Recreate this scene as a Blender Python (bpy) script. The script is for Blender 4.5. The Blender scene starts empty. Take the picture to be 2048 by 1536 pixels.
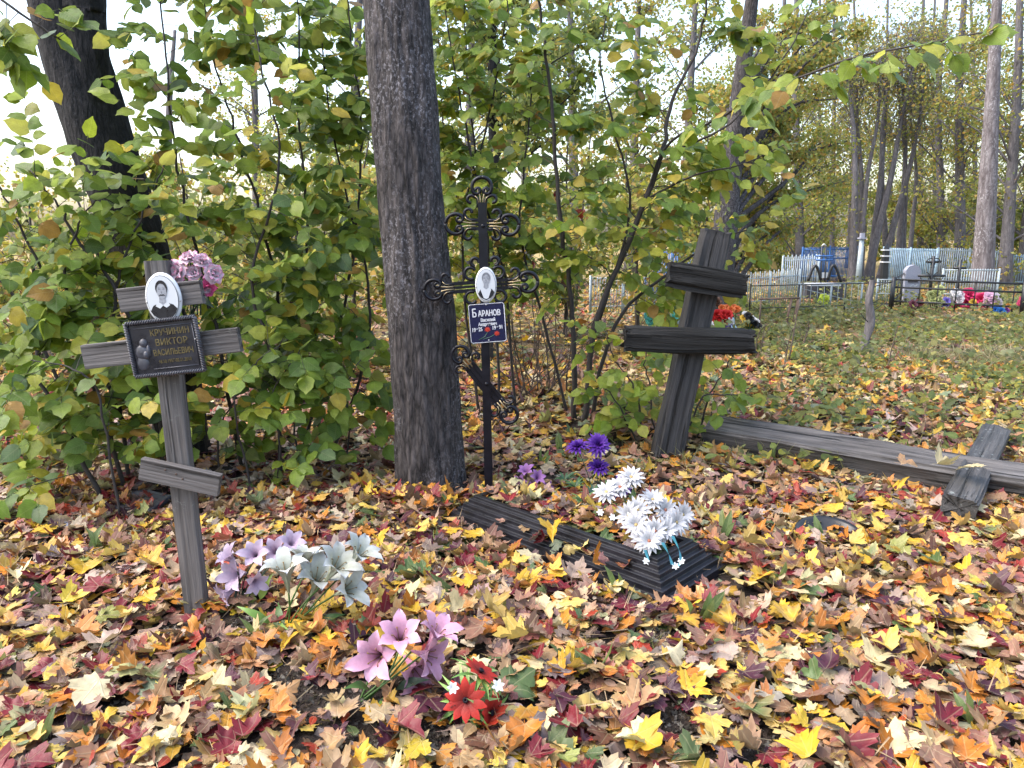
import bpy, math, random
import numpy as np
from mathutils import Vector, Matrix, noise

random.seed(11)
rng = np.random.default_rng(11)
scene = bpy.context.scene
col = scene.collection
R = math.radians
PI = math.pi

# ------------------------------------------------------------------ camera, sky, sun, exposure
CAM_H, PITCH, FPX = 1.55, R(11.3), 1490.0
cd = bpy.data.cameras.new('camera')
cam = bpy.data.objects.new('camera', cd)
col.objects.link(cam)
cam.location = (0, 0, CAM_H)
cam.rotation_euler = (R(90) - PITCH, 0, 0)
cd.sensor_width = 36
cd.lens = 36 * FPX / 2048
cd.clip_start = 0.05
cd.clip_end = 600
scene.camera = cam

SUN_AZ, SUN_EL = R(-100), R(55)       # azimuth from +Y towards +X
world = bpy.data.worlds.new('World')
scene.world = world
world.use_nodes = True
wn = world.node_tree
wn.nodes.clear()
w_out = wn.nodes.new('ShaderNodeOutputWorld')
w_bg = wn.nodes.new('ShaderNodeBackground')
w_sky = wn.nodes.new('ShaderNodeTexSky')
w_sky.sky_type = 'NISHITA'
w_sky.sun_disc = False
w_sky.sun_elevation = SUN_EL
w_sky.sun_rotation = SUN_AZ
w_sky.air_density = 1.3
w_sky.dust_density = 4.0
w_bw = wn.nodes.new('ShaderNodeRGBToBW')
w_mix = wn.nodes.new('ShaderNodeMix')
w_mix.data_type = 'RGBA'
w_mix.inputs[0].default_value = 0.06      # thin overcast veil: most of the blue is washed out
wn.links.new(w_sky.outputs[0], w_bw.inputs[0])
wn.links.new(w_sky.outputs[0], w_mix.inputs[6])
wn.links.new(w_bw.outputs[0], w_mix.inputs[7])
wn.links.new(w_mix.outputs[2], w_bg.inputs[0])
w_bg.inputs[1].default_value = 0.15
wn.links.new(w_bg.outputs[0], w_out.inputs[0])

sd = bpy.data.lights.new('sun', 'SUN')
sd.energy = 0.8
sd.angle = R(50)
sd.color = (1.0, 0.985, 0.96)
sun = bpy.data.objects.new('sun', sd)
col.objects.link(sun)
sdir = Vector((math.sin(SUN_AZ) * math.cos(SUN_EL), math.cos(SUN_AZ) * math.cos(SUN_EL), math.sin(SUN_EL)))
sun.rotation_euler = (-sdir).to_track_quat('-Z', 'Y').to_euler()

vs = scene.view_settings
vs.view_transform = 'Standard'
vs.look = 'None'
vs.gamma = 1
vs.use_curve_mapping = False
vs.exposure = 2.05
scene.cycles.max_bounces = 8
scene.cycles.diffuse_bounces = 4
scene.cycles.transparent_max_bounces = 8
scene.cycles.use_denoising = True

# ------------------------------------------------------------------ measuring: a sight line of the photograph to a place
def ray(px, py):
    u, v = (px - 1024) / FPX, (768 - py) / FPX
    return Vector((u, math.cos(PITCH) + v * math.sin(PITCH), -math.sin(PITCH) + v * math.cos(PITCH)))

def gp(px, py, z=0.0):
    d = ray(px, py)
    return Vector((0, 0, CAM_H)) + d * ((z - CAM_H) / d.z)

def at(px, py, Y):
    d = ray(px, py)
    return Vector((0, 0, CAM_H)) + d * (Y / d.y)

MOUND = gp(640, 1330)
def hgt(x, y):
    h = 0.018 * np.sin(1.7 * x + 0.9 * y) + 0.014 * np.sin(3.1 * x - 2.3 * y + 1.1) + 0.01 * np.sin(5.3 * y + 2.1 * x)
    h = h + 0.07 * np.exp(-(((x - MOUND.x) / 0.75) ** 2 + ((y - MOUND.y) / 0.5) ** 2))
    h = h + 0.02 * np.exp(-(((x + 0.47) / 0.45) ** 2 + ((y - 4.3) / 0.4) ** 2))
    far = np.clip((np.asarray(y) - 9) / 20, 0, 1)
    return h + far * 0.12 * np.sin(0.35 * x + 0.2 * y)

def on(px, py, dz=0.0):
    p = gp(px, py)
    p.z = float(hgt(p.x, p.y)) + dz
    return p

# ------------------------------------------------------------------ object helpers
def tag(o, label=None, cat=None, group=None, kind=None):
    if label: o['label'] = label
    if cat: o['category'] = cat
    if group: o['group'] = group
    if kind: o['kind'] = kind
    return o

def thing(name, loc, label, cat, group=None):
    o = bpy.data.objects.new(name, None)
    col.objects.link(o)
    o.location = loc
    o.empty_display_size = 0.05
    return tag(o, label, cat, group)

def base_of(p):
    v = Vector((0, 0, 0))
    while p is not None:
        v = v + p.location
        p = p.parent
    return v

def link(name, me, parent=None, loc=None):
    o = bpy.data.objects.new(name, me)
    col.objects.link(o)
    o.parent = parent
    if loc is not None: o.location = loc
    return o

def arrays_mesh(name, V, F, C=None, L=None, mats=(), smooth=True):
    """V (n,3), F (m,3) triangles, C (n,3) colour, L (n,3) leaf coordinates"""
    me = bpy.data.meshes.new(name)
    n, m = len(V), len(F)
    me.vertices.add(n)
    me.vertices.foreach_set('co', np.ascontiguousarray(V, np.float32).ravel())
    me.loops.add(3 * m)
    me.loops.foreach_set('vertex_index', np.ascontiguousarray(F, np.int32).ravel())
    me.polygons.add(m)
    me.polygons.foreach_set('loop_start', np.arange(0, 3 * m, 3, dtype=np.int32))
    me.polygons.foreach_set('loop_total', np.full(m, 3, np.int32))
    if smooth: me.polygons.foreach_set('use_smooth', np.ones(m, bool))
    if C is not None:
        a = me.attributes.new('col', 'FLOAT_COLOR', 'POINT')
        a.data.foreach_set('color', np.concatenate([np.asarray(C, np.float32), np.ones((n, 1), np.float32)], 1).ravel())
    if L is not None:
        a = me.attributes.new('lc', 'FLOAT_VECTOR', 'POINT')
        a.data.foreach_set('vector', np.ascontiguousarray(L, np.float32).ravel())
    for mt in mats: me.materials.append(mt)
    me.update(calc_edges=True)
    return me

class G:
    """collects faces (world coordinates) for one mesh"""
    def __init__(s): s.v, s.f, s.c = [], [], []
    def add(s, vs, fs, c=(1, 1, 1)):
        k = len(s.v)
        s.v += [tuple(p) for p in vs]
        s.f += [tuple(i + k for i in f) for f in fs]
        s.c += (list(c) if len(c) and hasattr(c[0], '__len__') else [c] * len(vs))
        return s
    def box(s, a, b, c=(1, 1, 1)):
        x0, y0, z0 = a; x1, y1, z1 = b
        return s.add([(x0,y0,z0),(x1,y0,z0),(x1,y1,z0),(x0,y1,z0),(x0,y0,z1),(x1,y0,z1),(x1,y1,z1),(x0,y1,z1)],
                     [(3,2,1,0),(4,5,6,7),(0,1,5,4),(1,2,6,5),(2,3,7,6),(3,0,4,7)], c)
    def tube(s, pts, rad, n=6, c=(1, 1, 1), cap=True, flat=1.0):
        pts = [Vector(p) for p in pts]
        if not hasattr(rad, '__len__'): rad = [rad] * len(pts)
        k = len(s.v)
        t0 = (pts[1] - pts[0]).normalized()
        a = t0.orthogonal().normalized() if flat == 1.0 else t0.cross(Vector((0, 1, 0)))
        if a.length < 1e-4: a = t0.orthogonal()
        a.normalize()
        for i, p in enumerate(pts):
            t = (pts[min(i + 1, len(pts) - 1)] - pts[max(i - 1, 0)])
            if t.length < 1e-9: t = t0.copy()
            t.normalize()
            a = (a - t * a.dot(t))
            if a.length < 1e-6: a = t.orthogonal()
            a.normalize()
            b = t.cross(a)
            for j in range(n):
                q = 2 * PI * j / n
                s.v.append(tuple(p + (a * math.cos(q) + b * math.sin(q) * flat) * rad[i]))
                s.c.append(c if not callable(c) else c(i / (len(pts) - 1)))
        for i in range(len(pts) - 1):
            for j in range(n):
                j2 = (j + 1) % n
                s.f.append((k + i*n + j, k + i*n + j2, k + (i+1)*n + j2, k + (i+1)*n + j))
        if cap:
            s.f.append(tuple(k + j for j in reversed(range(n))))
            s.f.append(tuple(k + (len(pts)-1)*n + j for j in range(n)))
        return s
    def build(s, name, m, parent=None, smooth=True, loc=None):
        off = base_of(parent) if parent else (Vector(loc) if loc is not None else Vector((0, 0, 0)))
        me = bpy.data.meshes.new(name)
        me.from_pydata([(x - off.x, y - off.y, z - off.z) for x, y, z in s.v], [], s.f)
        a = me.attributes.new('col', 'FLOAT_COLOR', 'POINT')
        a.data.foreach_set('color', np.concatenate([np.array(s.c, np.float32).reshape(-1, 3), np.ones((len(s.v), 1), np.float32)], 1).ravel())
        if smooth: me.polygons.foreach_set('use_smooth', np.ones(len(me.polygons), bool))
        for mt in (m if isinstance(m, (list, tuple)) else [m]): me.materials.append(mt)
        me.update()
        return link(name, me, parent, None if parent else off)

def smooth_pts(P, n):
    """Catmull-Rom through P, n samples per span"""
    P = [Vector(p) for p in P]
    Q = [P[0] * 2 - P[1]] + P + [P[-1] * 2 - P[-2]]
    out = []
    for i in range(1, len(Q) - 2):
        for k in range(n):
            t = k / n
            a, b, c, d = Q[i-1], Q[i], Q[i+1], Q[i+2]
            out.append(0.5 * ((2*b) + (c-a)*t + (2*a-5*b+4*c-d)*t*t + (3*b-a-3*c+d)*t*t*t))
    out.append(P[-1])
    return out

# ------------------------------------------------------------------ materials
class NT:
    def __init__(s, name):
        s.m = bpy.data.materials.new(name)
        s.m.use_nodes = True
        s.t = s.m.node_tree
        s.t.nodes.clear()
        s.out = s.t.nodes.new('ShaderNodeOutputMaterial')
    def n(s, typ, ins=None, **kw):
        nd = s.t.nodes.new('ShaderNode' + typ)
        for k, v in kw.items(): setattr(nd, k, v)
        for k, v in (ins or {}).items():
            if isinstance(v, bpy.types.NodeSocket): s.t.links.new(v, nd.inputs[k])
            else: nd.inputs[k].default_value = v
        return nd
    def math(s, op, a, b=None, c=None, clamp=False):
        nd = s.t.nodes.new('ShaderNodeMath'); nd.operation = op; nd.use_clamp = clamp
        for i, v in enumerate((a, b, c)):
            if v is None: continue
            if isinstance(v, bpy.types.NodeSocket): s.t.links.new(v, nd.inputs[i])
            else: nd.inputs[i].default_value = v
        return nd.outputs[0]
    def mix(s, f, a, b, mode='MIX'):
        nd = s.t.nodes.new('ShaderNodeMix'); nd.data_type = 'RGBA'; nd.blend_type = mode
        for i, v in ((0, f), (6, a), (7, b)):
            if isinstance(v, bpy.types.NodeSocket): s.t.links.new(v, nd.inputs[i])
            elif i == 0: nd.inputs[0].default_value = v
            else: nd.inputs[i].default_value = (*v, 1) if len(v) == 3 else v
        return nd.outputs[2]
    def ramp(s, f, stops):
        nd = s.t.nodes.new('ShaderNodeValToRGB')
        e = nd.color_ramp.elements
        while len(e) < len(stops): e.new(0.5)
        for i, (p, c) in enumerate(stops):
            e[i].position = p
            e[i].color = (*c, 1) if hasattr(c, '__len__') else (c, c, c, 1)
        s.t.links.new(f, nd.inputs[0])
        return nd.outputs[0]
    def coords(s, which='Object', scale=(1, 1, 1)):
        tc = s.n('TexCoord')
        mp = s.n('Mapping', {'Vector': tc.outputs[which], 'Scale': scale})
        return mp.outputs[0]
    def noise(s, vec, scale, detail=4, rough=0.55):
        return s.n('TexNoise', {'Vector': vec, 'Scale': scale, 'Detail': detail, 'Roughness': rough}).outputs[0]
    def bump(s, h, strength=0.5, dist=0.01):
        return s.n('Bump', {'Height': h, 'Strength': strength, 'Distance': dist}).outputs[0]
    def bsdf(s, base, rough=0.6, metal=0.0, normal=None, spec=0.5, coat=0.0):
        b = s.t.nodes.new('ShaderNodeBsdfPrincipled')
        def st(k, v):
            if isinstance(v, bpy.types.NodeSocket): s.t.links.new(v, b.inputs[k])
            elif k == 'Base Color': b.inputs[k].default_value = (*v, 1)
            else: b.inputs[k].default_value = v
        st('Base Color', base); st('Roughness', rough); st('Metallic', metal); st('Specular IOR Level', spec); st('Coat Weight', coat)
        if normal is not None: s.t.links.new(normal, b.inputs['Normal'])
        return b
    def done(s, sh):
        s.t.links.new(sh.outputs[0] if hasattr(sh, 'outputs') else sh, s.out.inputs[0])
        return s.m

def simple(name, base, rough=0.6, metal=0.0, var=0.25, scale=14, bump=0.15, spec=0.5, coat=0.0):
    t = NT(name)
    v = t.coords()
    f = t.noise(v, scale, 5)
    c = t.mix(t.ramp(f, [(0.3, 0.0), (0.7, 1.0)]), tuple(x * (1 - var) for x in base), tuple(min(1, x * (1 + var)) for x in base))
    r = t.math('MULTIPLY_ADD', f, 0.3, rough - 0.15, clamp=True)
    return t.done(t.bsdf(c, r, metal, t.bump(t.noise(v, scale * 5, 4), bump, 0.004), spec, coat))

def leaf_material(name, palmate, trans, rough=0.5, spot=0.25):
    t = NT(name)
    ca = t.n('Attribute', attribute_name='col').outputs['Color']
    lc = t.n('Attribute', attribute_name='lc').outputs['Vector']
    sp = t.n('SeparateXYZ', {0: lc})
    x, y, r = sp.outputs[0], sp.outputs[1], sp.outputs[2]
    if palmate:
        ang = t.math('ARCTAN2', x, t.math('ADD', y, 0.02))
        q = t.math('PINGPONG', ang, 0.43)
        near = t.math('MULTIPLY', q, t.math('SQRT', t.math('ADD', t.math('MULTIPLY', x, x), t.math('MULTIPLY', y, y))))
        vein = t.math('SUBTRACT', 1.0, t.math('SMOOTH_MIN', t.math('DIVIDE', near, 0.03), 1.0, 0.1), clamp=True)
    else:
        ax = t.math('ABSOLUTE', x)
        mid = t.math('SUBTRACT', 1.0, t.math('DIVIDE', ax, 0.022), clamp=True)
        q = t.math('PINGPONG', t.math('SUBTRACT', y, t.math('MULTIPLY', ax, 0.75)), 0.065)
        side = t.math('SUBTRACT', 0.7, t.math('DIVIDE', q, 0.018), clamp=True)
        vein = t.math('MAXIMUM', mid, side)
    off = t.n('CombineXYZ', {0: x, 1: y, 2: t.math('MULTIPLY', r, 37.0)}).outputs[0]
    blot = t.noise(off, 2.6, 5, 0.6)
    c = t.mix(t.ramp(blot, [(0.3, 0.0), (0.75, 1.0)]), t.mix(1.0, ca, (0.72, 0.68, 0.62), 'MULTIPLY'), t.mix(1.0, ca, (1.22, 1.16, 1.05), 'MULTIPLY'))
    spots = t.ramp(t.noise(off, 9.0, 3), [(0.66, 0.0), (0.72, 1.0)])
    c = t.mix(t.math('MULTIPLY', spots, spot), c, (0.09, 0.05, 0.03))
    c = t.mix(t.math('MULTIPLY', vein, 0.35), c, t.mix(0.5, c, (0.55, 0.5, 0.3)))
    geo = t.n('NewGeometry')
    pale = t.mix(0.35, c, t.mix(0.5, (0.42, 0.42, 0.38), c))
    c = t.mix(geo.outputs['Backfacing'], c, pale)
    h = t.math('ADD', t.math('MULTIPLY', vein, -0.4), t.math('MULTIPLY', t.noise(off, 7, 3), 0.6))
    b = t.bsdf(c, rough, 0, t.bump(h, 0.45, 0.006), 0.4)
    tl = t.n('BsdfTranslucent', {'Color': t.mix(1.0, c, (1.0, 1.0, 0.7), 'MULTIPLY')})
    mx = t.n('MixShader', {0: trans, 1: b.outputs[0], 2: tl.outputs[0]})
    return t.done(mx)

M = {}
M['maple'] = leaf_material('fallen_maple_leaf', True, 0.22, 0.5, 0.45)
M['hazel'] = leaf_material('green_broad_leaf', False, 0.56, 0.42, 0.4)
M['far_leaf'] = leaf_material('far_foliage', False, 0.55, 0.6, 0.0)

def petal_material(name, rough=0.55, trans=0.18):
    t = NT(name)
    ca = t.n('Attribute', attribute_name='col').outputs['Color']
    f = t.noise(t.coords(), 60, 4)
    c = t.mix(t.ramp(f, [(0.3, 0.0), (0.7, 1.0)]), t.mix(1.0, ca, (0.82, 0.82, 0.82), 'MULTIPLY'), ca)
    b = t.bsdf(c, rough, 0, t.bump(t.noise(t.coords(), 220, 3), 0.25, 0.002), 0.3)
    tl = t.n('BsdfTranslucent', {'Color': c})
    return t.done(t.n('MixShader', {0: trans, 1: b.outputs[0], 2: tl.outputs[0]}))
M['petal'] = petal_material('fabric_petal')
M['plastic_leaf'] = petal_material('plastic_leaf', 0.4, 0.12)

def wood_material(name, dark, light, crack=0.6, lichen=None, wet=0.75, bump=1.0):
    t = NT(name)
    v1 = t.coords('Object', (38, 38, 1.6))
    v2 = t.coords('Object', (90, 90, 3.0))
    v0 = t.coords('Object', (3, 3, 1.2))
    g1 = t.noise(v1, 1.0, 6, 0.6)
    g2 = t.noise(v2, 1.0, 4, 0.6)
    g0 = t.noise(v0, 2.0, 4)
    gr = t.math('ADD', t.math('MULTIPLY', g1, 0.6), t.math('MULTIPLY', g2, 0.4))
    c = t.mix(t.ramp(gr, [(0.34, 0.0), (0.64, 1.0)]), dark, light)
    c = t.mix(t.ramp(g0, [(0.35, 0.55), (0.65, 0.0)]), c, t.mix(1.0, c, (0.5, 0.47, 0.45), 'MULTIPLY'))
    ck = t.ramp(t.noise(t.coords('Object', (24, 24, 0.7)), 1.0, 5, 0.62), [(0.36, 1.0), (0.42, 0.0)])
    c = t.mix(t.math('MULTIPLY', ck, crack), c, (0.012, 0.011, 0.011))
    if lichen:
        lf = t.ramp(t.noise(t.coords('Object', (1, 1, 1)), 26, 6, 0.7), [(0.60, 0.0), (0.68, 1.0)])
        big = t.ramp(t.noise(t.coords('Object', (1, 1, 1)), 4, 2), [(0.5, 0.0), (0.62, 1.0)])
        c = t.mix(t.math('MULTIPLY', lf, big), c, lichen)
    h = t.math('SUBTRACT', gr, t.math('MULTIPLY', ck, 0.8))
    return t.done(t.bsdf(c, wet, 0, t.bump(h, bump, 0.012), 0.35))
M['wood_plank'] = wood_material('grey_weathered_plank', (0.05, 0.045, 0.044), (0.165, 0.15, 0.145), 0.7, (0.20, 0.21, 0.19))
M['wood_end'] = wood_material('pale_plank_edge', (0.16, 0.15, 0.15), (0.34, 0.32, 0.31), 0.3)
M['wood_log'] = wood_material('blackened_log', (0.008, 0.008, 0.009), (0.07, 0.068, 0.072), 0.9, None, 0.75, 1.4)
M['wood_bar'] = wood_material('black_wet_log', (0.003, 0.003, 0.0032), (0.019, 0.018, 0.0175), 0.9, None, 0.75, 1.6)
M['wood_fallen'] = wood_material('grey_fallen_beam', (0.011, 0.010, 0.010), (0.135, 0.128, 0.128), 0.95, None, 0.7, 1.5)
M['wood_lichen'] = wood_material('dark_beam_with_lichen', (0.012, 0.012, 0.012), (0.09, 0.086, 0.086), 0.9, (0.42, 0.47, 0.45), 0.7, 1.5)

def bark_material(name, dark, light, lich, lich_amt=0.5, sc=1.0):
    t = NT(name)
    v = t.coords('Object', (26 * sc, 26 * sc, 5.5 * sc))
    a = t.noise(v, 1.0, 7, 0.65)
    vo = t.n('TexVoronoi', {'Vector': t.coords('Object', (34 * sc, 34 * sc, 9 * sc)), 'Scale': 1.0}, feature='DISTANCE_TO_EDGE').outputs[0]
    fine = t.noise(t.coords('Object', (120 * sc, 120 * sc, 40 * sc)), 1.0, 3)
    h = t.math('ADD', t.math('MULTIPLY', a, 0.7), t.math('ADD', t.math('MULTIPLY', vo, 0.5), t.math('MULTIPLY', fine, 0.25)))
    c = t.mix(t.ramp(h, [(0.40, 0.0), (0.85, 1.0)]), dark, light)
    big = t.noise(t.coords('Object', (1, 1, 0.6)), 2.2, 4)
    lf = t.noise(t.coords('Object', (1, 1, 0.7)), 70 * sc, 5, 0.75)
    lm = t.math('MULTIPLY', t.ramp(lf, [(0.52, 0.0), (0.62, 1.0)]), t.ramp(big, [(0.42, 0.0), (0.62, 1.0)]))
    c = t.mix(t.math('MULTIPLY', lm, lich_amt), c, lich)
    return t.done(t.bsdf(c, 0.85, 0, t.bump(h, 1.0, 0.02), 0.25))
M['bark'] = bark_material('maple_bark', (0.012, 0.0105, 0.0105), (0.115, 0.10, 0.10), (0.28, 0.27, 0.30), 0.7)
M['bark_dark'] = bark_material('dark_bark', (0.006, 0.006, 0.007), (0.032, 0.029, 0.03), (0.08, 0.08, 0.09), 0.3)
M['bark_far'] = bark_material('hazed_far_bark', (0.07, 0.065, 0.072), (0.19, 0.175, 0.185), (0.22, 0.22, 0.21), 0.5, 0.5)  # grey bark, colours lightened to paint in the haze over far trunks
M['bark_pale'] = bark_material('pale_peeling_bark', (0.07, 0.058, 0.06), (0.25, 0.225, 0.235), (0.36, 0.35, 0.37), 0.8, 0.35)
M['twig'] = simple('brown_twig', (0.03, 0.024, 0.023), 0.8, 0, 0.4, 30)
M['dry_stalk'] = simple('dry_stalk', (0.08, 0.058, 0.048), 0.85, 0, 0.4, 30)
M['iron'] = simple('black_enamel_iron', (0.004, 0.004, 0.008), 0.36, 0, 0.3, 20, 0.1, 0.3, 0.0)
M['gold'] = simple('bronze_scroll_paint', (0.30, 0.24, 0.14), 0.4, 0.6, 0.3, 40)
M['slab'] = simple('black_stepped_border', (0.009, 0.009, 0.013), 0.34, 0, 0.5, 16, 0.25, 0.4)
M['enamel'] = simple('white_enamel', (0.55, 0.57, 0.60), 0.2, 0, 0.04, 6, 0.02, 0.6, 0.5)
M['plaque'] = simple('black_plaque', (0.014, 0.014, 0.02), 0.3, 0, 0.3, 20, 0.1, 0.6)
M['navy'] = simple('dark_blue_enamel', (0.008, 0.011, 0.045), 0.18, 0, 0.2, 10, 0.02, 0.6, 0.6)
M['gilt'] = simple('dull_gilt_letters', (0.11, 0.085, 0.035), 0.5, 0.3, 0.3, 60)
M['letter_white'] = simple('white_letters', (0.55, 0.55, 0.57), 0.35, 0, 0.05, 20, 0.0)
M['relief'] = simple('dark_relief', (0.05, 0.05, 0.062), 0.4, 0, 0.3, 40)
M['print_grey'] = simple('photo_skin_grey', (0.27, 0.28, 0.31), 0.3, 0, 0.2, 90, 0)
M['print_mid'] = simple('photo_shade_grey', (0.16, 0.165, 0.19), 0.3, 0, 0.2, 90, 0)
M['print_dark'] = simple('photo_black', (0.012, 0.012, 0.016), 0.3, 0, 0.3, 60, 0)
M['carnation'] = simple('printed_red_carnation', (0.38, 0.03, 0.015), 0.3, 0, 0.4, 120, 0)
M['print_green'] = simple('printed_green_stem', (0.012, 0.06, 0.03), 0.3, 0, 0.3, 60, 0)
M['screw'] = simple('steel_screw', (0.35, 0.35, 0.36), 0.35, 0.8, 0.2, 60)
M['silver'] = simple('silver_fence_paint', (0.26, 0.31, 0.34), 0.5, 0.1, 0.25, 8)
M['blue'] = simple('blue_fence_paint', (0.035, 0.12, 0.33), 0.5, 0, 0.3, 8)
M['paleblue'] = simple('pale_blue_fence_paint', (0.20, 0.29, 0.36), 0.55, 0, 0.3, 8)
M['granite'] = simple('grey_granite', (0.24, 0.25, 0.31), 0.5, 0, 0.2, 60, 0.05)
M['white_paint'] = simple('white_paint', (0.5, 0.51, 0.53), 0.5, 0, 0.12, 10)
M['black_paint'] = simple('black_fence_paint', (0.012, 0.013, 0.016), 0.4, 0, 0.3, 10)
M['rust'] = simple('rusty_metal', (0.10, 0.065, 0.05), 0.8, 0.2, 0.4, 20)
M['ribbon'] = simple('turquoise_ribbon', (0.07, 0.30, 0.40), 0.35, 0, 0.2, 30)
M['black_plastic'] = simple('black_plastic', (0.012, 0.012, 0.013), 0.4, 0, 0.3, 20)
M['slate'] = simple('dark_slate', (0.035, 0.035, 0.045), 0.45, 0, 0.4, 20)

def soil_material():
    t = NT('dark_soil_with_litter')
    v = t.coords('Object')
    a = t.noise(v, 9, 8, 0.7)
    b = t.noise(v, 70, 5, 0.7)
    c = t.mix(t.ramp(b, [(0.3, 0.0), (0.72, 1.0)]), (0.014, 0.011, 0.010), (0.075, 0.055, 0.045))
    big = t.noise(v, 0.6, 3)
    c = t.mix(t.math('MULTIPLY', t.ramp(a, [(0.45, 0.0), (0.6, 1.0)]), t.ramp(big, [(0.4, 0.1), (0.6, 0.7)])), c, (0.10, 0.085, 0.05))
    h = t.math('ADD', t.math('MULTIPLY', a, 0.5), b)
    return t.done(t.bsdf(c, 0.9, 0, t.bump(h, 1.0, 0.03), 0.2))
M['soil'] = soil_material()

# ------------------------------------------------------------------ ground
def lines(lo, hi, a, b, fine, coarse_n):
    near = np.arange(a, b + 1e-6, fine)
    left = a - np.geomspace(0.3, a - lo, coarse_n)[::-1]
    right = b + np.geomspace(0.3, hi - b, coarse_n)
    return np.concatenate([left, near, right])
gx, gy = lines(-220, 220, -7, 7, 0.1, 16), lines(-60, 320, 0.6, 11, 0.1, 16)
X, Y = np.meshgrid(gx, gy)
Z = hgt(X, Y)
V = np.stack([X.ravel(), Y.ravel(), Z.ravel()], 1)
nx, ny = len(gx), len(gy)
i0 = (np.arange(ny - 1)[:, None] * nx + np.arange(nx - 1)[None]).ravel()
F = np.concatenate([np.stack([i0, i0 + 1, i0 + nx + 1], 1), np.stack([i0, i0 + nx + 1, i0 + nx], 1)])

def ground_material():
    t = NT('soil_and_far_litter')
    v = t.coords('Object')
    a = t.noise(v, 9, 8, 0.7)
    b = t.noise(v, 70, 5, 0.7)
    c = t.mix(t.ramp(b, [(0.3, 0.0), (0.72, 1.0)]), (0.014, 0.011, 0.010), (0.07, 0.052, 0.043))
    vo = t.n('TexVoronoi', {'Vector': v, 'Scale': 7.0})
    cell = t.n('SeparateColor', {0: vo.outputs['Color']}).outputs[0]
    lit = t.ramp(cell, [(0.0, (0.30, 0.21, 0.08)), (0.25, (0.22, 0.15, 0.10)), (0.5, (0.10, 0.14, 0.05)), (0.75, (0.36, 0.26, 0.07)), (1.0, (0.25, 0.11, 0.05))])
    yy = t.n('SeparateXYZ', {0: v}).outputs[1]
    c = t.mix(t.n('MapRange', {0: yy, 1: 8.0, 2: 16.0}).outputs[0], c, lit)
    return t.done(t.bsdf(c, 0.9, 0, t.bump(t.math('ADD', t.math('MULTIPLY', a, 0.5), b), 1.0, 0.03), 0.2))
ground = link('ground', arrays_mesh('ground', V, F, mats=[ground_material()]))
tag(ground, 'dark soil strewn with fallen autumn leaves', None, None, 'structure')

# ------------------------------------------------------------------ leaf shapes
class Shape: pass

def finish_shape(V2, F, edge, seed, cup, fold, wave, roll, stalk=0.0):
    """bend a flat leaf (y along its length) into a curled one"""
    r = np.random.default_rng(seed)
    V2 = np.array(V2, float)
    x, y = V2[:, 0], V2[:, 1] - 0.4
    z = cup * (x * x + y * y) + fold * np.abs(x) + roll * y * y * np.sign(y)
    a1, a2, p1, p2 = r.uniform(2.5, 5), r.uniform(2.5, 5), r.uniform(0, 6.28), r.uniform(0, 6.28)
    z = z + wave * (np.sin(a1 * x + p1) * np.sin(a2 * y + p2) + 0.6 * np.sin(9 * x + 7 * y + p1)) * np.clip(np.hypot(x, y) * 2, 0, 1)
    s = Shape()
    s.V = np.stack([V2[:, 0], V2[:, 1], z], 1)
    s.F = np.array(F, int)
    s.E = np.array(edge, float)
    s.L = V2.copy()
    if stalk > 0:
        k = len(s.V); i = int(np.argmin(np.hypot(V2[:, 0], V2[:, 1])))
        b = s.V[i]; bx, bz = r.uniform(-0.25, 0.25) * stalk, r.uniform(-0.1, 0.25) * stalk
        w = 0.012
        add = np.array([[b[0]-w, b[1], b[2]+.004], [b[0]+w, b[1], b[2]+.004], [b[0]+bx*.4-w, b[1]-stalk*.5, b[2]+bz*.6], [b[0]+bx*.4+w, b[1]-stalk*.5, b[2]+bz*.6], [b[0]+bx, b[1]-stalk, b[2]+bz]])
        s.V = np.concatenate([s.V, add]); s.F = np.concatenate([s.F, k + np.array([[0, 2, 1], [1, 2, 3], [2, 4, 3]])])
        s.E = np.concatenate([s.E, np.full(5, 1.4)]); s.L = np.concatenate([s.L, np.tile([[0.2, 0.1]], (5, 1))])
    return s

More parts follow.
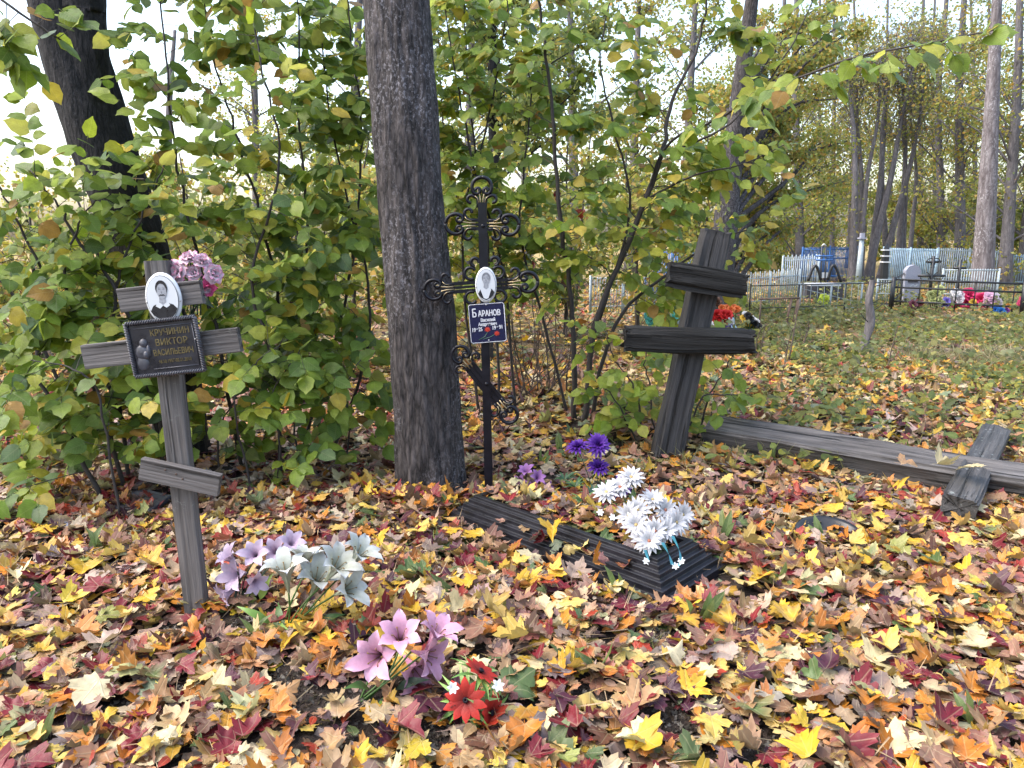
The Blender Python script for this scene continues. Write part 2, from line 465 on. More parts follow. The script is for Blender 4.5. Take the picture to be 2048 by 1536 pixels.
HALF = [(0.10, -0.07), (0.24, -0.15), (0.29, -0.04), (0.46, -0.06), (0.41, 0.08), (0.55, 0.14), (0.76, 0.36), (0.60, 0.40), (0.58, 0.55),
        (0.43, 0.50), (0.25, 0.47), (0.31, 0.66), (0.27, 0.78), (0.15, 0.78), (0.08, 0.93)]
def maple_shape(seed, ring=True):
    r = np.random.default_rng(seed)
    slim = r.uniform(0.8, 1.1)
    full = r.uniform(0, 0.35) if r.random() < 0.5 else 0.0     # shallower lobes
    out = [(0, 0.0)] + HALF + [(0, 1.06)] + [(-x, y) for x, y in reversed(HALF)]
    out = np.array(out)
    rad_ = np.hypot(out[:, 0], out[:, 1] - 0.4)
    out = np.array([0, 0.4]) + (out - np.array([0, 0.4])) * (1 + full * (0.62 / np.maximum(rad_, 0.3) - 1))[:, None]
    out[:, 0] *= slim
    if r.random() < 0.3: out[out[:, 0] > 0.2, 0] *= r.uniform(0.35, 0.7)      # torn on one side
    out += r.normal(0, 0.014, out.shape)
    n = len(out); c = np.array([0, 0.36])
    cup, fold, wave, roll = r.uniform(-0.45, 0.55), r.uniform(-0.2, 0.4), r.uniform(0.03, 0.10), r.uniform(-0.5, 0.5)
    if r.random() < 0.12: fold = r.uniform(0.9, 1.5)                      # folded along the midrib
    if ring:
        V2 = np.concatenate([out, c + (out - c) * 0.55, [c]])
        F = []
        for i in range(n):
            j = (i + 1) % n
            F += [(i, j, n + j), (i, n + j, n + i), (n + i, n + j, 2 * n)]
        E = np.concatenate([np.ones(n), np.full(n, 0.45), [0]])
    else:
        V2 = np.concatenate([out[::1], [c]])
        F = [(i, (i + 1) % n, n) for i in range(n)]
        E = np.concatenate([np.ones(n), [0]])
    return finish_shape(V2, F, E, seed, cup, fold, wave, roll, r.uniform(0.4, 0.9) if r.random() < 0.6 else 0)

def maple_low(seed):
    r = np.random.default_rng(seed)
    out = np.array([(0, 0), (0.45, -0.08), (0.38, 0.15), (0.74, 0.4), (0.3, 0.5), (0.22, 0.78), (0, 1.05), (-0.22, 0.78), (-0.3, 0.5), (-0.74, 0.4), (-0.38, 0.15), (-0.45, -0.08)]) + r.normal(0, 0.03, (12, 2))
    V2 = np.concatenate([out, [(0, 0.36)]])
    return finish_shape(V2, [(i, (i + 1) % 12, 12) for i in range(12)], [1] * 12 + [0], seed, r.uniform(-0.4, 0.6), r.uniform(-0.2, 0.6), 0.07, r.uniform(-0.4, 0.5))

def broad_shape(seed, width=0.46, rows=7, tip=0.12, droop=None, stalk=0.22):
    """hazel or linden leaf: round, toothed, with a heart-shaped base and a short point"""
    r = np.random.default_rng(seed)
    ys = np.array([-0.05, 0.08, 0.26, 0.46, 0.66, 0.84, 0.95])[:rows]
    ws = np.array([0.20, 0.78, 1.0, 0.98, 0.80, 0.45, 0.18])[:rows] * width * r.uniform(0.9, 1.1)
    V2, F, E = [(0, 0.0)], [], [0.2]
    for i in range(rows):
        k = 1 + 0.05 * (-1) ** i
        V2 += [(-ws[i] * k, ys[i] + r.normal(0, 0.012)), (-ws[i] * 0.5, ys[i] + 0.02), (0, max(ys[i], 0.02) + 0.03), (ws[i] * 0.5, ys[i] + 0.02), (ws[i] * k, ys[i] + r.normal(0, 0.012))]
        E += [1, 0.5, 0.1, 0.5, 1]
    for i in range(rows - 1):
        a, b = 1 + 5 * i, 6 + 5 * i
        for j in range(4): F += [(a + j, a + j + 1, b + j + 1), (a + j, b + j + 1, b + j)]
    F += [(1, 0, 2), (0, 3, 2), (0, 4, 3), (0, 5, 4)]
    V2.append((r.normal(0, 0.02), 0.95 + tip)); E.append(1)
    e = 1 + 5 * (rows - 1); t = len(V2) - 1
    for j in range(4): F.append((e + j, e + j + 1, t))
    return finish_shape(V2, F, E, seed, r.uniform(-0.25, 0.1), r.uniform(-0.05, 0.35), r.uniform(0.01, 0.04), r.uniform(-0.35, 0.05) if droop is None else droop, stalk)

def quad_shape(seed):
    r = np.random.default_rng(seed)
    return finish_shape([(0, 0), (0.42, 0.45), (0, 1), (-0.42, 0.45)], [(0, 1, 2), (0, 2, 3)], [0.3, 1, 1, 1], seed, r.uniform(-0.2, 0.2), r.uniform(-0.3, 0.5), 0, 0)

def blade_shape(seed):
    r = np.random.default_rng(seed)
    return finish_shape([(-0.02, 0), (0.02, 0), (-0.016, 0.5), (0.016, 0.5), (0, 1)], [(0, 1, 3), (0, 3, 2), (2, 3, 4)], [0] * 5, seed, 0, 0, 0, r.uniform(-0.6, 0.6))

MAPLE = [maple_shape(100 + i) for i in range(22)]
MAPLE_FAN = [maple_shape(200 + i, False) for i in range(16)]
MAPLE_LOW = [maple_low(300 + i) for i in range(8)]
BROAD = [broad_shape(400 + i) for i in range(10)]
OVATE = [broad_shape(450 + i, 0.33, 7, 0.14) for i in range(6)]
QUAD = [quad_shape(500 + i) for i in range(6)]
BLADE = [blade_shape(550 + i) for i in range(6)]
DOCK = [broad_shape(600 + i, 0.15, 7, 0.08, -0.7 + .35 * i, 0.25) for i in range(4)]

def frames(D, N):
    D = D / (np.linalg.norm(D, axis=1, keepdims=True) + 1e-9)
    N = N - D * (N * D).sum(1, keepdims=True)
    N = N / (np.linalg.norm(N, axis=1, keepdims=True) + 1e-9)
    return np.stack([np.cross(D, N), D, N], 2)      # columns x, y, z

def batch(shapes, which, Mx, T, size, C, C2=None):
    Vs, Fs, Cs, Ls, k = [], [], [], [], 0
    if C2 is None: C2 = C * 0.92
    for s in range(len(shapes)):
        ids = np.nonzero(which == s)[0]
        if not len(ids): continue
        sh = shapes[s]; n = len(sh.V)
        v = np.einsum('aij,nj->ani', Mx[ids], sh.V) * size[ids][:, None, None] + T[ids][:, None, :]
        Vs.append(v.reshape(-1, 3))
        Fs.append((sh.F[None] + (np.arange(len(ids)) * n)[:, None, None] + k).reshape(-1, 3))
        e = np.clip(sh.E, 0, 1)[None, :, None]
        Cs.append((C[ids][:, None, :] * (1 - e) + C2[ids][:, None, :] * e).reshape(-1, 3))
        rn = rng.random(len(ids))
        L = np.concatenate([np.broadcast_to(sh.L[None], (len(ids), n, 2)), np.broadcast_to(rn[:, None, None], (len(ids), n, 1))], 2)
        Ls.append(L.reshape(-1, 3))
        k += n * len(ids)
    return np.concatenate(Vs), np.concatenate(Fs), np.concatenate(Cs), np.concatenate(Ls)

def single_mesh(name, sh, c, c2, rnd, m):
    e = np.clip(sh.E, 0, 1)[:, None]
    C = np.array(c)[None] * (1 - e) + np.array(c2)[None] * e
    L = np.concatenate([sh.L, np.full((len(sh.V), 1), rnd)], 1)
    return arrays_mesh(name, sh.V, sh.F, C, L, [m])

# ------------------------------------------------------------------ fallen leaves
PAL = 0.76 * np.array([[0.66, 0.43, 0.04], [0.66, 0.49, 0.11], [0.66, 0.58, 0.36], [0.56, 0.22, 0.03], [0.19, 0.012, 0.025], [0.075, 0.016, 0.038],
                [0.30, 0.16, 0.12], [0.42, 0.26, 0.14], [0.13, 0.06, 0.038], [0.09, 0.15, 0.05], [0.36, 0.04, 0.02], [0.46, 0.36, 0.32], [0.30, 0.32, 0.09]])
#        yellow, pale yellow, cream, orange, maroon, purple, pink brown, tan, brown, green, red, lilac tan, lime
W_NEAR = np.array([.12, .065, .07, .13, .12, .08, .12, .12, .085, .035, .035, .035, .01])
W_LEFT = np.array([.06, .04, .08, .08, .15, .09, .16, .07, .10, .03, .09, .08, .01])
W_FAR = np.array([.14, .10, .06, .12, .03, .02, .10, .12, .06, .12, .03, .02, .10])

def pick(w, n): return rng.choice(len(PAL), n, p=w / w.sum())
def colours(x, y, n):
    idx = pick(W_NEAR, n)
    a = pick(W_LEFT, n); b = pick(W_FAR, n)
    m = (x < -0.9) & (y > 2.9) & (y < 7); idx = np.where(m & (rng.random(n) < 0.8), a, idx)
    m = (y > 4.8) & (x > 0.3) | (y > 8); idx = np.where(m & (rng.random(n) < np.clip((y - 4.5) / 2, 0, 1)), b, idx)
    c = PAL[idx] * rng.uniform(0.75, 1.2, (n, 1)) * (1 + rng.normal(0, 0.06, (n, 3)))
    edge = c * rng.uniform(0.75, 1.05, (n, 1))
    tw = rng.random(n) < 0.22
    edge[tw] = PAL[pick(W_NEAR, tw.sum())] * 0.5 + c[tw] * 0.5
    return np.clip(c, 0.005, 0.85), np.clip(edge, 0.005, 0.85)

BARE = [(470, 1275, .14), (530, 1262, .10), (640, 1440, .12), (770, 1425, .13), (690, 1510, .11), (560, 1390, .09), (335, 1275, .11), (625, 1300, .08), (1340, 1450, .10), (1500, 1480, .10), (1330, 1280, .08), (880, 1500, .09), (1560, 1420, .09), (1700, 1330, .08), (1190, 1420, .08), (1420, 1400, .08), (1800, 1450, .07), (240, 1440, .08), (380, 1400, .07)]
CLEAR = [(gp(a, b).x, gp(a, b).y, r) for a, b, r in ((935, 1500, .17), (575, 1300, .10), (478, 1240, .10), (715, 1440, .10), (393, 1250, .08), (1060, 1010, .10), (1190, 1020, .14))]
BAREW = [(gp(a, b).x, gp(a, b).y, r) for a, b, r in BARE]
TR = (-0.487, 4.43)
SLAB_A, SLAB_B = gp(972, 1022), gp(1384, 1172)
sl_dir = (SLAB_B - SLAB_A); SLAB_LEN = sl_dir.length; sl_dir.normalize()
sl_perp = Vector((-sl_dir.y, sl_dir.x, 0))
def keep_litter(x, y, hard=0.9):
    k = np.ones(len(x), bool)
    for bx, by, br in BAREW:
        k &= ~((((x - bx) ** 2 + ((y - by) * 1.3) ** 2) < br ** 2) & (rng.random(len(x)) < hard))
    k &= (x - TR[0]) ** 2 + (y - TR[1]) ** 2 > 0.20 ** 2
    u = (x - SLAB_A.x) * sl_dir.x + (y - SLAB_A.y) * sl_dir.y
    w = (x - SLAB_A.x) * sl_perp.x + (y - SLAB_A.y) * sl_perp.y
    k &= ~((u > -0.06) & (u < SLAB_LEN + 0.05) & (w > -0.31) & (w < 0.23) & (rng.random(len(x)) < 0.94))
    return k

def scatter(n, y0, y1, margin=0.6):
    y = np.sqrt(rng.uniform(y0 ** 2, y1 ** 2, n))
    x = rng.uniform(-1, 1, n) * (0.72 * y + margin)
    return x, y

def lie(n, tilt):
    a = rng.uniform(0, 2 * PI, n)
    N = np.stack([rng.normal(0, tilt, n), rng.normal(0, tilt, n), np.ones(n)], 1)
    N[rng.random(n) < 0.35] *= [1, 1, -1]          # many lie face down
    D = np.stack([np.cos(a), np.sin(a), np.zeros(n)], 1)
    return frames(D, N)

def litter(n, y0, y1, shapes, smin, smax, tilt, zlo, zhi):
    x, y = scatter(n, y0, y1)
    k = keep_litter(x, y)
    x, y = x[k], y[k]; n = len(x)
    T = np.stack([x, y, hgt(x, y) + rng.uniform(zlo, zhi, n)], 1)
    c, e = colours(x, y, n)
    return batch(shapes, rng.integers(0, len(shapes), n), lie(n, tilt), T, rng.uniform(smin, smax, n), c, e)

def join(bs):
    Vs, Fs, Cs, Ls, k = [], [], [], [], 0
    for v, f, c, l in bs:
        Vs.append(v); Fs.append(f + k); Cs.append(c); Ls.append(l); k += len(v)
    return np.concatenate(Vs), np.concatenate(Fs), np.concatenate(Cs), np.concatenate(Ls)

bs = [litter(10500, 1.5, 4.2, MAPLE, 0.038, 0.095, 0.24, 0.004, 0.055),
      litter(4500, 1.5, 5.0, OVATE, 0.025, 0.06, 0.5, 0.01, 0.06),
      litter(19000, 4.0, 9.5, MAPLE_FAN, 0.05, 0.11, 0.30, 0.004, 0.05),
      litter(34000, 8.5, 26, MAPLE_LOW, 0.07, 0.13, 0.4, 0.0, 0.06)]
lm = arrays_mesh('fallen_leaves', *join(bs), mats=[M['maple']])
tag(link('fallen_leaves', lm, ground), None, None, None, 'stuff')

# the 300 leaves that show largest, each one picked apart: pieces of the ground
kept, tries = [], 0
while len(kept) < 300 and tries < 60000:
    tries += 1
    y = math.sqrt(random.uniform(1.95 ** 2, 4.0 ** 2)); x = random.uniform(-0.7, 0.7) * y
    if all((x - a) ** 2 + (y - b) ** 2 > (0.085 + 0.008 * b) ** 2 for a, b in kept) and keep_litter(np.array([x]), np.array([y]), 0.9)[0] and all((x - a) ** 2 + (y - b) ** 2 > c * c for a, b, c in CLEAR):
        kept.append((x, y))
leaf_cache = {}
W_TOP = np.array([.20, .11, .14, .12, .09, .07, .07, .07, .04, .02, .03, .04, .01])
for x, y in kept:
    k = int(pick(W_TOP, 1)[0]); s = random.randrange(len(MAPLE)); key = (k, s)
    if key not in leaf_cache:
        c = PAL[k] * random.uniform(0.9, 1.15); e = c * random.uniform(0.85, 1.0)
        if random.random() < 0.2: e = 0.5 * c + 0.5 * PAL[int(pick(W_NEAR, 1)[0])]
        leaf_cache[key] = single_mesh('maple_leaf', MAPLE[s], c, e, random.random(), M['maple'])
    o = link('maple_leaf', leaf_cache[key], ground)
    a = random.uniform(0, 2 * PI); sz = random.uniform(0.07, 0.112)
    N = np.array([[random.gauss(0, 0.22), random.gauss(-0.06, 0.22), 1 if random.random() < 0.75 else -1]])
    m3 = frames(np.array([[math.cos(a), math.sin(a), 0]]), N)[0]
    m4 = Matrix([[*(m3[i] * sz), 0] for i in range(3)] + [[0, 0, 0, 1]])
    m4.translation = (x, y, float(hgt(x, y)) + random.uniform(0.045, 0.075))
    o.matrix_basis = m4

# clods, leaf stalks and bits of twig
def debris():
    bs = []
    n = 2600
    k = rng.integers(0, len(BAREW), n); bw = np.array(BAREW)
    x = bw[k, 0] + rng.normal(0, .6, n) * bw[k, 2]; y = bw[k, 1] + rng.normal(0, .5, n) * bw[k, 2]
    c = np.array([.045, .034, .028])[None] * rng.uniform(.4, 2.2, (n, 1))
    D = rng.normal(0, 1, (n, 3)); N = rng.normal(0, 1, (n, 3))
    bs.append(batch(MAPLE_LOW, rng.integers(0, 8, n), frames(D, N), np.stack([x, y, hgt(x, y) + .002], 1), rng.uniform(.005, .022, n), c))
    n = 2600
    x, y = scatter(n, 1.6, 6.0)
    a = rng.uniform(0, 2 * PI, n); D = np.stack([np.cos(a), np.sin(a), rng.normal(0, .25, n)], 1)
    c = np.array([.30, .20, .12])[None] * rng.uniform(.25, 1.4, (n, 1))
    bs.append(batch(BLADE, rng.integers(0, 6, n), frames(D, rng.normal(0, .5, (n, 3)) + [0, 0, 1]), np.stack([x, y, hgt(x, y) + rng.uniform(.03, .07, n)], 1), rng.uniform(.05, .15, n), c))
    return join(bs)
tag(link('litter_debris', arrays_mesh('litter_debris', *debris(), mats=[M['maple']]), ground), None, None, None, 'stuff')

# grass blades and low green plants among the litter
def green_cover():
    bs = []
    n = 9000
    x, y = scatter(n, 4.6, 17)
    cl = np.array([noise.noise(Vector((a * 0.9, b * 0.7, 3.0))) for a, b in zip(x, y)])
    k = ((x > 0.25 * (y - 3)) | (x < -0.55 * y)) & (cl + rng.normal(0, 0.15, n) > 0.11)
    x, y = x[k], y[k]
    # each plant: a small rosette of leaves
    m = 5
    X = np.repeat(x, m) + rng.normal(0, 0.05, len(x) * m); Yv = np.repeat(y, m) + rng.normal(0, 0.05, len(x) * m)
    N = np.stack([rng.normal(0, 0.5, len(X)), rng.normal(-0.2, 0.5, len(X)), np.ones(len(X))], 1)
    D = rng.normal(0, 1, (len(X), 3)); D[:, 2] = np.abs(D[:, 2]) * 0.5
    c = np.array([0.10, 0.145, 0.045])[None] * rng.uniform(0.6, 1.7, (len(X), 1)) + np.array([0.2, 0.14, 0.0])[None] * rng.random((len(X), 1)) ** 2
    bs.append(batch(OVATE[:3], rng.integers(0, 3, len(X)), frames(D, N), np.stack([X, Yv, hgt(X, Yv) + rng.uniform(0.03, 0.16, len(X))], 1), rng.uniform(0.04, 0.10, len(X)), c))
    return bs
def grass_cover():
    n = 14000
    x, y = scatter(n, 1.9, 16)
    cl = np.array([noise.noise(Vector((a * 1.3, b * 1.1, 9.0))) for a, b in zip(x, y)])
    k = (((x > 0.45) & (y < 4.6) & (cl > 0.18)) | ((y >= 4.6) & (x > 0.2 * (y - 2)) & (cl > -0.12))) & (rng.random(n) < np.where(y < 4.6, 0.9, 0.9))
    x, y = x[k], y[k]; n = len(x)
    m = 4
    X = np.repeat(x, m) + rng.normal(0, 0.012, n * m); Yv = np.repeat(y, m) + rng.normal(0, 0.012, n * m)
    D = np.stack([rng.normal(0, 0.7, n * m), rng.normal(0, 0.7, n * m), rng.uniform(0.3, 1.1, n * m)], 1)
    N = rng.normal(0, 1, (n * m, 3))
    c = np.array([0.13, 0.17, 0.055])[None] * rng.uniform(0.5, 1.6, (n * m, 1)) + np.array([0.16, 0.11, 0.03])[None] * rng.random((n * m, 1)) ** 2
    return batch(BLADE, rng.integers(0, 6, n * m), frames(D, N), np.stack([X, Yv, hgt(X, Yv)], 1), rng.uniform(0.06, 0.2, n * m) * np.where(np.repeat(y, m) < 4.6, 0.6, 1.0), c)
tag(link('ground_cover', arrays_mesh('ground_cover', *join(green_cover()), mats=[M['hazel']])), 'low green weeds growing through the leaf litter', 'weeds', None, 'stuff')
tag(link('grass', arrays_mesh('grass', *grass_cover(), mats=[M['far_leaf']])), 'thin grass blades between the fallen leaves', 'grass', None, 'stuff')

# ------------------------------------------------------------------ trunks
def axis_depth(px, py, Yd): return Yd / ray(px, py).y

def trunk_part(name, P, rad, m, parent, n=48, step=0.03, amp=0.012, seed=0, kr=5.0, kz=4.0, flare=0.0):
    P = smooth_pts(P, 10)
    cum = [0]
    for a, b in zip(P, P[1:]): cum.append(cum[-1] + (b - a).length)
    rows = max(6, int(cum[-1] / step))
    L = np.linspace(0, cum[-1], rows)
    pts = np.stack([np.interp(L, cum, [p[i] for p in P]) for i in range(3)], 1)
    rr = np.interp(L / cum[-1], np.linspace(0, 1, len(rad)), rad)
    off = np.array(base_of(parent))
    V = np.zeros((rows, n, 3)); th = np.arange(n) * 2 * PI / n
    ct, st = np.cos(th), np.sin(th)
    for i in range(rows):
        r = rr[i] + flare * math.exp(-L[i] / 0.12)
        for j in range(n):
            q = Vector((ct[j] * kr, st[j] * kr, L[i] * kz + seed * 13.7))
            a = noise.noise(q) + 0.5 * noise.noise(q * 2.3)
            b = 1 - abs(noise.noise(Vector((ct[j] * kr * 2.6, st[j] * kr * 2.6, L[i] * kz * 0.8 + seed)))) * 2
            lob = 1 + 0.05 * math.sin(3 * th[j] + seed + L[i]) + (flare and 0.5 * math.exp(-L[i] / 0.10) * math.sin(5 * th[j] + seed) * flare / r)
            q2 = r * lob + amp * (a * 0.7 + b * 0.6)
            V[i, j] = (pts[i, 0] + ct[j] * q2, pts[i, 1] + st[j] * q2, pts[i, 2])
    V = V.reshape(-1, 3) - off
    i0 = (np.arange(rows - 1)[:, None] * n + np.arange(n)[None]).ravel()
    i1 = (np.arange(rows - 1)[:, None] * n + (np.arange(n)[None] + 1) % n).ravel()
    F = np.concatenate([np.stack([i0, i1, i1 + n], 1), np.stack([i0, i1 + n, i0 + n], 1)])
    return link(name, arrays_mesh(name, V, F, mats=[m]), parent)

def px_trunk(pp, Yd, ext=3.0):
    P = [at(a, b, Yd) for a, b, h in pp]
    rad = [h * axis_depth(a, b, Yd) / FPX for a, b, h in pp]
    d = (P[-1] - P[-2]).normalized()
    P.append(P[-1] + d * ext); rad.append(rad[-1] * 0.88)
    # even spacing for the radius table
    cum = np.cumsum([0] + [(b - a).length for a, b in zip(P, P[1:])])
    return P, list(np.interp(np.linspace(0, cum[-1], 24), cum, rad))

P, rad = px_trunk([(861, 1045, 66), (856, 900, 64), (845, 700, 63), (834, 550, 62), (822, 400, 60), (808, 200, 62), (794, 0, 62), (786, -120, 61)], TR[1])
t_main = thing('maple_tree', P[0], 'thick grey brown maple trunk standing behind the black iron cross', 'tree')
trunk_part('trunk', P, rad, M['bark'], t_main, 80, 0.02, 0.019, 1, 6.5, 2.6, 0.075)

P, rad = px_trunk([(368, 960, 54), (362, 860, 48), (346, 740, 46), (316, 630, 48), (278, 500, 52), (238, 390, 56), (205, 297, 60), (170, 186, 60), (142, 90, 60), (120, 0, 56), (100, -90, 54)], 5.05)
t_lean = thing('leaning_tree', P[0], 'dark tree trunk leaning over behind the grey wooden cross', 'tree')
trunk_part('trunk', P, rad, M['bark_dark'], t_lean, 56, 0.03, 0.014, 4, 6.0, 3.0, 0.05)
P, rad = px_trunk([(186, 330, 22), (184, 230, 30), (178, 120, 34), (170, 30, 37), (166, -90, 36)], 4.98)
trunk_part('limb', P, rad, M['bark_dark'], t_lean, 40, 0.03, 0.012, 7, 6.0, 3.0)

# ------------------------------------------------------------------ shrubs with broad leaves
GREENS = np.array([[0.11, 0.20, 0.042], [0.15, 0.255, 0.045], [0.20, 0.31, 0.045], [0.26, 0.35, 0.05], [0.36, 0.39, 0.055], [0.48, 0.40, 0.06], [0.36, 0.22, 0.06], [0.095, 0.17, 0.075]])
single_cache = {}
def single_leaf(kind, shapes, s, k, m, pal):
    key = (kind, s, k)
    if key not in single_cache:
        c = pal[k] * random.uniform(0.9, 1.1)
        single_cache[key] = single_mesh('leaf', shapes[s], c, c * 0.95, random.random(), m)
    return single_cache[key]

def grow(p, d, L, n, droop, wob):
    pts = [Vector(p)]; d = Vector(d).normalized(); st = L / n
    for i in range(n):
        d = (d + Vector((random.gauss(0, wob), random.gauss(0, wob), random.gauss(0, wob) - droop))).normalized()
        pts.append(pts[-1] + d * st)
    return pts

def in_view(p):
    d = p - Vector((0, 0, CAM_H))
    f = d.y * math.cos(PITCH) - d.z * math.sin(PITCH); v = d.y * math.sin(PITCH) + d.z * math.cos(PITCH)
    return f > 0.3 and abs(d.x / f * FPX) < 1040 and abs(v / f * FPX) < 780

def put_leaves(root, LV, keep, shapes, m, pal, wk, kind):
    """LV rows: position, direction, normal, size. The largest in view become single leaves, the rest one mass"""
    n = len(LV)
    if not n: return
    T = np.array([l[0] for l in LV]); D = np.array([l[1] for l in LV]); N = np.array([l[2] for l in LV]); S = np.array([l[3] for l in LV])
    k = rng.choice(len(pal), n, p=np.array(wk) / sum(wk)); w = rng.integers(0, len(shapes), n)
    Mx = frames(D, N)
    dist = np.linalg.norm(T - np.array([0, 0, CAM_H]), axis=1)
    vis = np.array([in_view(Vector(t)) for t in T])
    big = S / dist * np.where(vis, 1, 0)
    order = np.argsort(-big)[:keep]
    order = order[vis[order]]
    rest = np.ones(n, bool); rest[order] = False
    off = np.array(base_of(root))
    for i in order:
        o = link('leaf', single_leaf(kind, shapes, int(w[i]), int(k[i]), m, pal), root)
        m4 = Matrix([[*(Mx[i][r] * S[i]), 0] for r in range(3)] + [[0, 0, 0, 1]])
        m4.translation = T[i] - off
        o.matrix_basis = m4
    if rest.sum():
        c = pal[k[rest]] * rng.uniform(0.8, 1.2, (rest.sum(), 1))
        b = batch(shapes, w[rest], Mx[rest], T[rest] - off, S[rest], c)
        tag(link('foliage', arrays_mesh('foliage', *b, mats=[m]), root), kind='stuff')

def leafy_twig(g, pts, r0, LV, gap, smin, smax, hang, skip=0.0):
    """a twig with alternate leaves on short stalks"""
    rr = [r0 * (1 - 0.75 * i / (len(pts) - 1)) for i in range(len(pts))]
    g.tube(pts, rr, 4, cap=False)
    cum = np.cumsum([0] + [(b - a).length for a, b in zip(pts, pts[1:])])
    s, side = cum[-1] * skip + random.uniform(0, gap), 1
    while s < cum[-1]:
        i = min(int(np.searchsorted(cum, s, 'right')) - 1, len(pts) - 2)
        f = (s - cum[i]) / max(cum[i + 1] - cum[i], 1e-6)
        p = pts[i].lerp(pts[i + 1], f)
        t = (pts[i + 1] - pts[i]).normalized()
        out = t.cross(Vector((0, 0, 1)))
        if out.length < 0.2: out = Vector((random.gauss(0, 1), random.gauss(0, 1), 0))
        out = out.normalized() * side
        d = (t * random.uniform(0.3, 0.9) + out * random.uniform(0.6, 1.1) + Vector((random.gauss(0, .2), random.gauss(0, .2), -random.uniform(0.0, hang)))).normalized()
        nrm = Vector((random.gauss(0, 0.55), random.gauss(-0.65, 0.55), 0.55))
        LV.append((tuple(p + d * 0.008), tuple(d), tuple(nrm), random.uniform(smin, smax)))
        side = -side
        s += gap * random.uniform(0.7, 1.4)
    t = (pts[-1] - pts[-2]).normalized()
    LV.append((tuple(pts[-1]), (t.x, t.y, t.z - 0.3), (random.gauss(0, .4), random.gauss(-.3, .4), 1), smax * 0.9))

def shrub(name, label, stems, keep, wk, group=None, gap=0.046, smin=0.062, smax=0.122, hang=0.7, cat='shrub', shapes=None, m=None):
    shapes = shapes or BROAD; m = m or M['hazel']
    first = at(*stems[0]['p'][0])
    root = thing(name, (first.x, first.y, float(hgt(first.x, first.y))), label, cat, group)
    LV = []
    for s in stems:
        g = G()
        ctrl = [at(*q) for q in s['p']]
        if s.get('ground', True): ctrl[0].z = float(hgt(ctrl[0].x, ctrl[0].y)) - 0.03
        P = smooth_pts(ctrl, 6)
        P = [p + Vector((random.gauss(0, .006), random.gauss(0, .006), 0)) for p in P]
        r0, r1 = s.get('r', (0.014, 0.004))
        g.tube(P, [r0 + (r1 - r0) * (i / (len(P) - 1)) for i in range(len(P))], 6)
        cum = np.cumsum([0] + [(b - a).length for a, b in zip(P, P[1:])])
        L = cum[-1]
        q = L * s.get('start', 0.2)
        while q < L:
            i = min(int(np.searchsorted(cum, q, 'right')) - 1, len(P) - 2)
            f = (q - cum[i]) / max(cum[i + 1] - cum[i], 1e-6)
            p = P[i].lerp(P[i + 1], f); t = (P[i + 1] - P[i]).normalized()
            a = random.uniform(0, 2 * PI)
            o = Vector((math.cos(a), math.sin(a) * 0.7, 0)); o = (o - t * o.dot(t)).normalized()
            d = (o + t * random.uniform(0.2, 0.9)).normalized()
            bl = random.uniform(*s.get('bl', (0.25, 0.65))) * (1 - 0.22 * q / L)
            pts = grow(p, d, bl, 6, s.get('droop', 0.10), 0.12)
            rb = max(0.0022, 0.35 * (r0 + (r1 - r0) * q / L))
            leafy_twig(g, pts, rb, LV, gap, smin, smax, hang, 0.2)
            if bl > 0.35:
                for z in range(random.randint(1, 2)):
                    j = random.randint(2, 4); tt = (pts[j + 1] - pts[j]).normalized()
                    oo = tt.cross(Vector((0, 0, 1))); oo = oo.normalized() * random.choice((-1, 1)) if oo.length > 0.1 else Vector((1, 0, 0))
                    leafy_twig(g, grow(pts[j], oo * 0.9 + tt * 0.6 + Vector((0, 0, random.uniform(-.3, .3))), bl * random.uniform(0.35, 0.6), 4, 0.1, 0.1), 0.0018, LV, gap, smin, smax, hang)
            q += s.get('every', 0.08) * random.uniform(0.6, 1.5)
        leafy_twig(g, P[-max(4, len(P) // 6):], r1, LV, gap, smin, smax, hang)
        g.build(s.get('name', 'stem'), M['twig'], root)
    put_leaves(root, LV, keep, shapes, m, GREENS, wk, name)
    return root, len(LV)

def st(*p, Y=4.3, **k):
    return dict(p=[(q[0], q[1], q[2] if len(q) > 2 else Y) for q in p], **k)

WL = [.13, .21, .25, .19, .11, .04, .025, .045]
WR = [.08, .14, .24, .26, .16, .08, .03, .03]
shrub('hazel_shrub', 'tall green hazel shrub filling the space between wooden cross and thick trunk', [
    st((480, 890), (430, 650), (385, 480), (345, 270), (330, 80), (312, -90), Y=4.75, start=.2),
    st((640, 900), (628, 640), (612, 430), (600, 250), (598, 60), (590, -100), Y=4.95, start=.2),
    st((520, 900), (560, 640), (520, 430), (470, 260), (425, 110), (400, -60), Y=5.0, start=.2),
    st((600, 900), (680, 640), (715, 430), (722, 250), (700, 60), (690, -80), Y=5.2, start=.2),
    st((560, 905), (545, 720), (505, 560), (560, 330), (520, 120), (500, -40), Y=4.6, start=.25),
    st((650, 905), (720, 760), (740, 600), (690, 380), (655, 200), (640, 20), Y=5.05, start=.1, bl=(.2, .5)),
    st((500, 905), (470, 820), (500, 740), (560, 690), Y=4.35, start=.15, bl=(.2, .45), r=(.008, .003)),
    st((600, 930), (590, 850), (600, 770), (650, 740), Y=4.5, start=.2, bl=(.2, .4), r=(.008, .003)),
    st((430, 935), (440, 860), (470, 790), (450, 700), Y=4.5, start=.2, bl=(.2, .4), r=(.008, .003)),
    st((690, 930), (700, 850), (690, 780), (720, 720), Y=4.7, start=.2, bl=(.2, .4), r=(.008, .003)),
    st((550, 940), (560, 880), (540, 800), (600, 700), Y=4.4, start=.2, bl=(.2, .4), r=(.008, .003)),
    ], 300, WL)
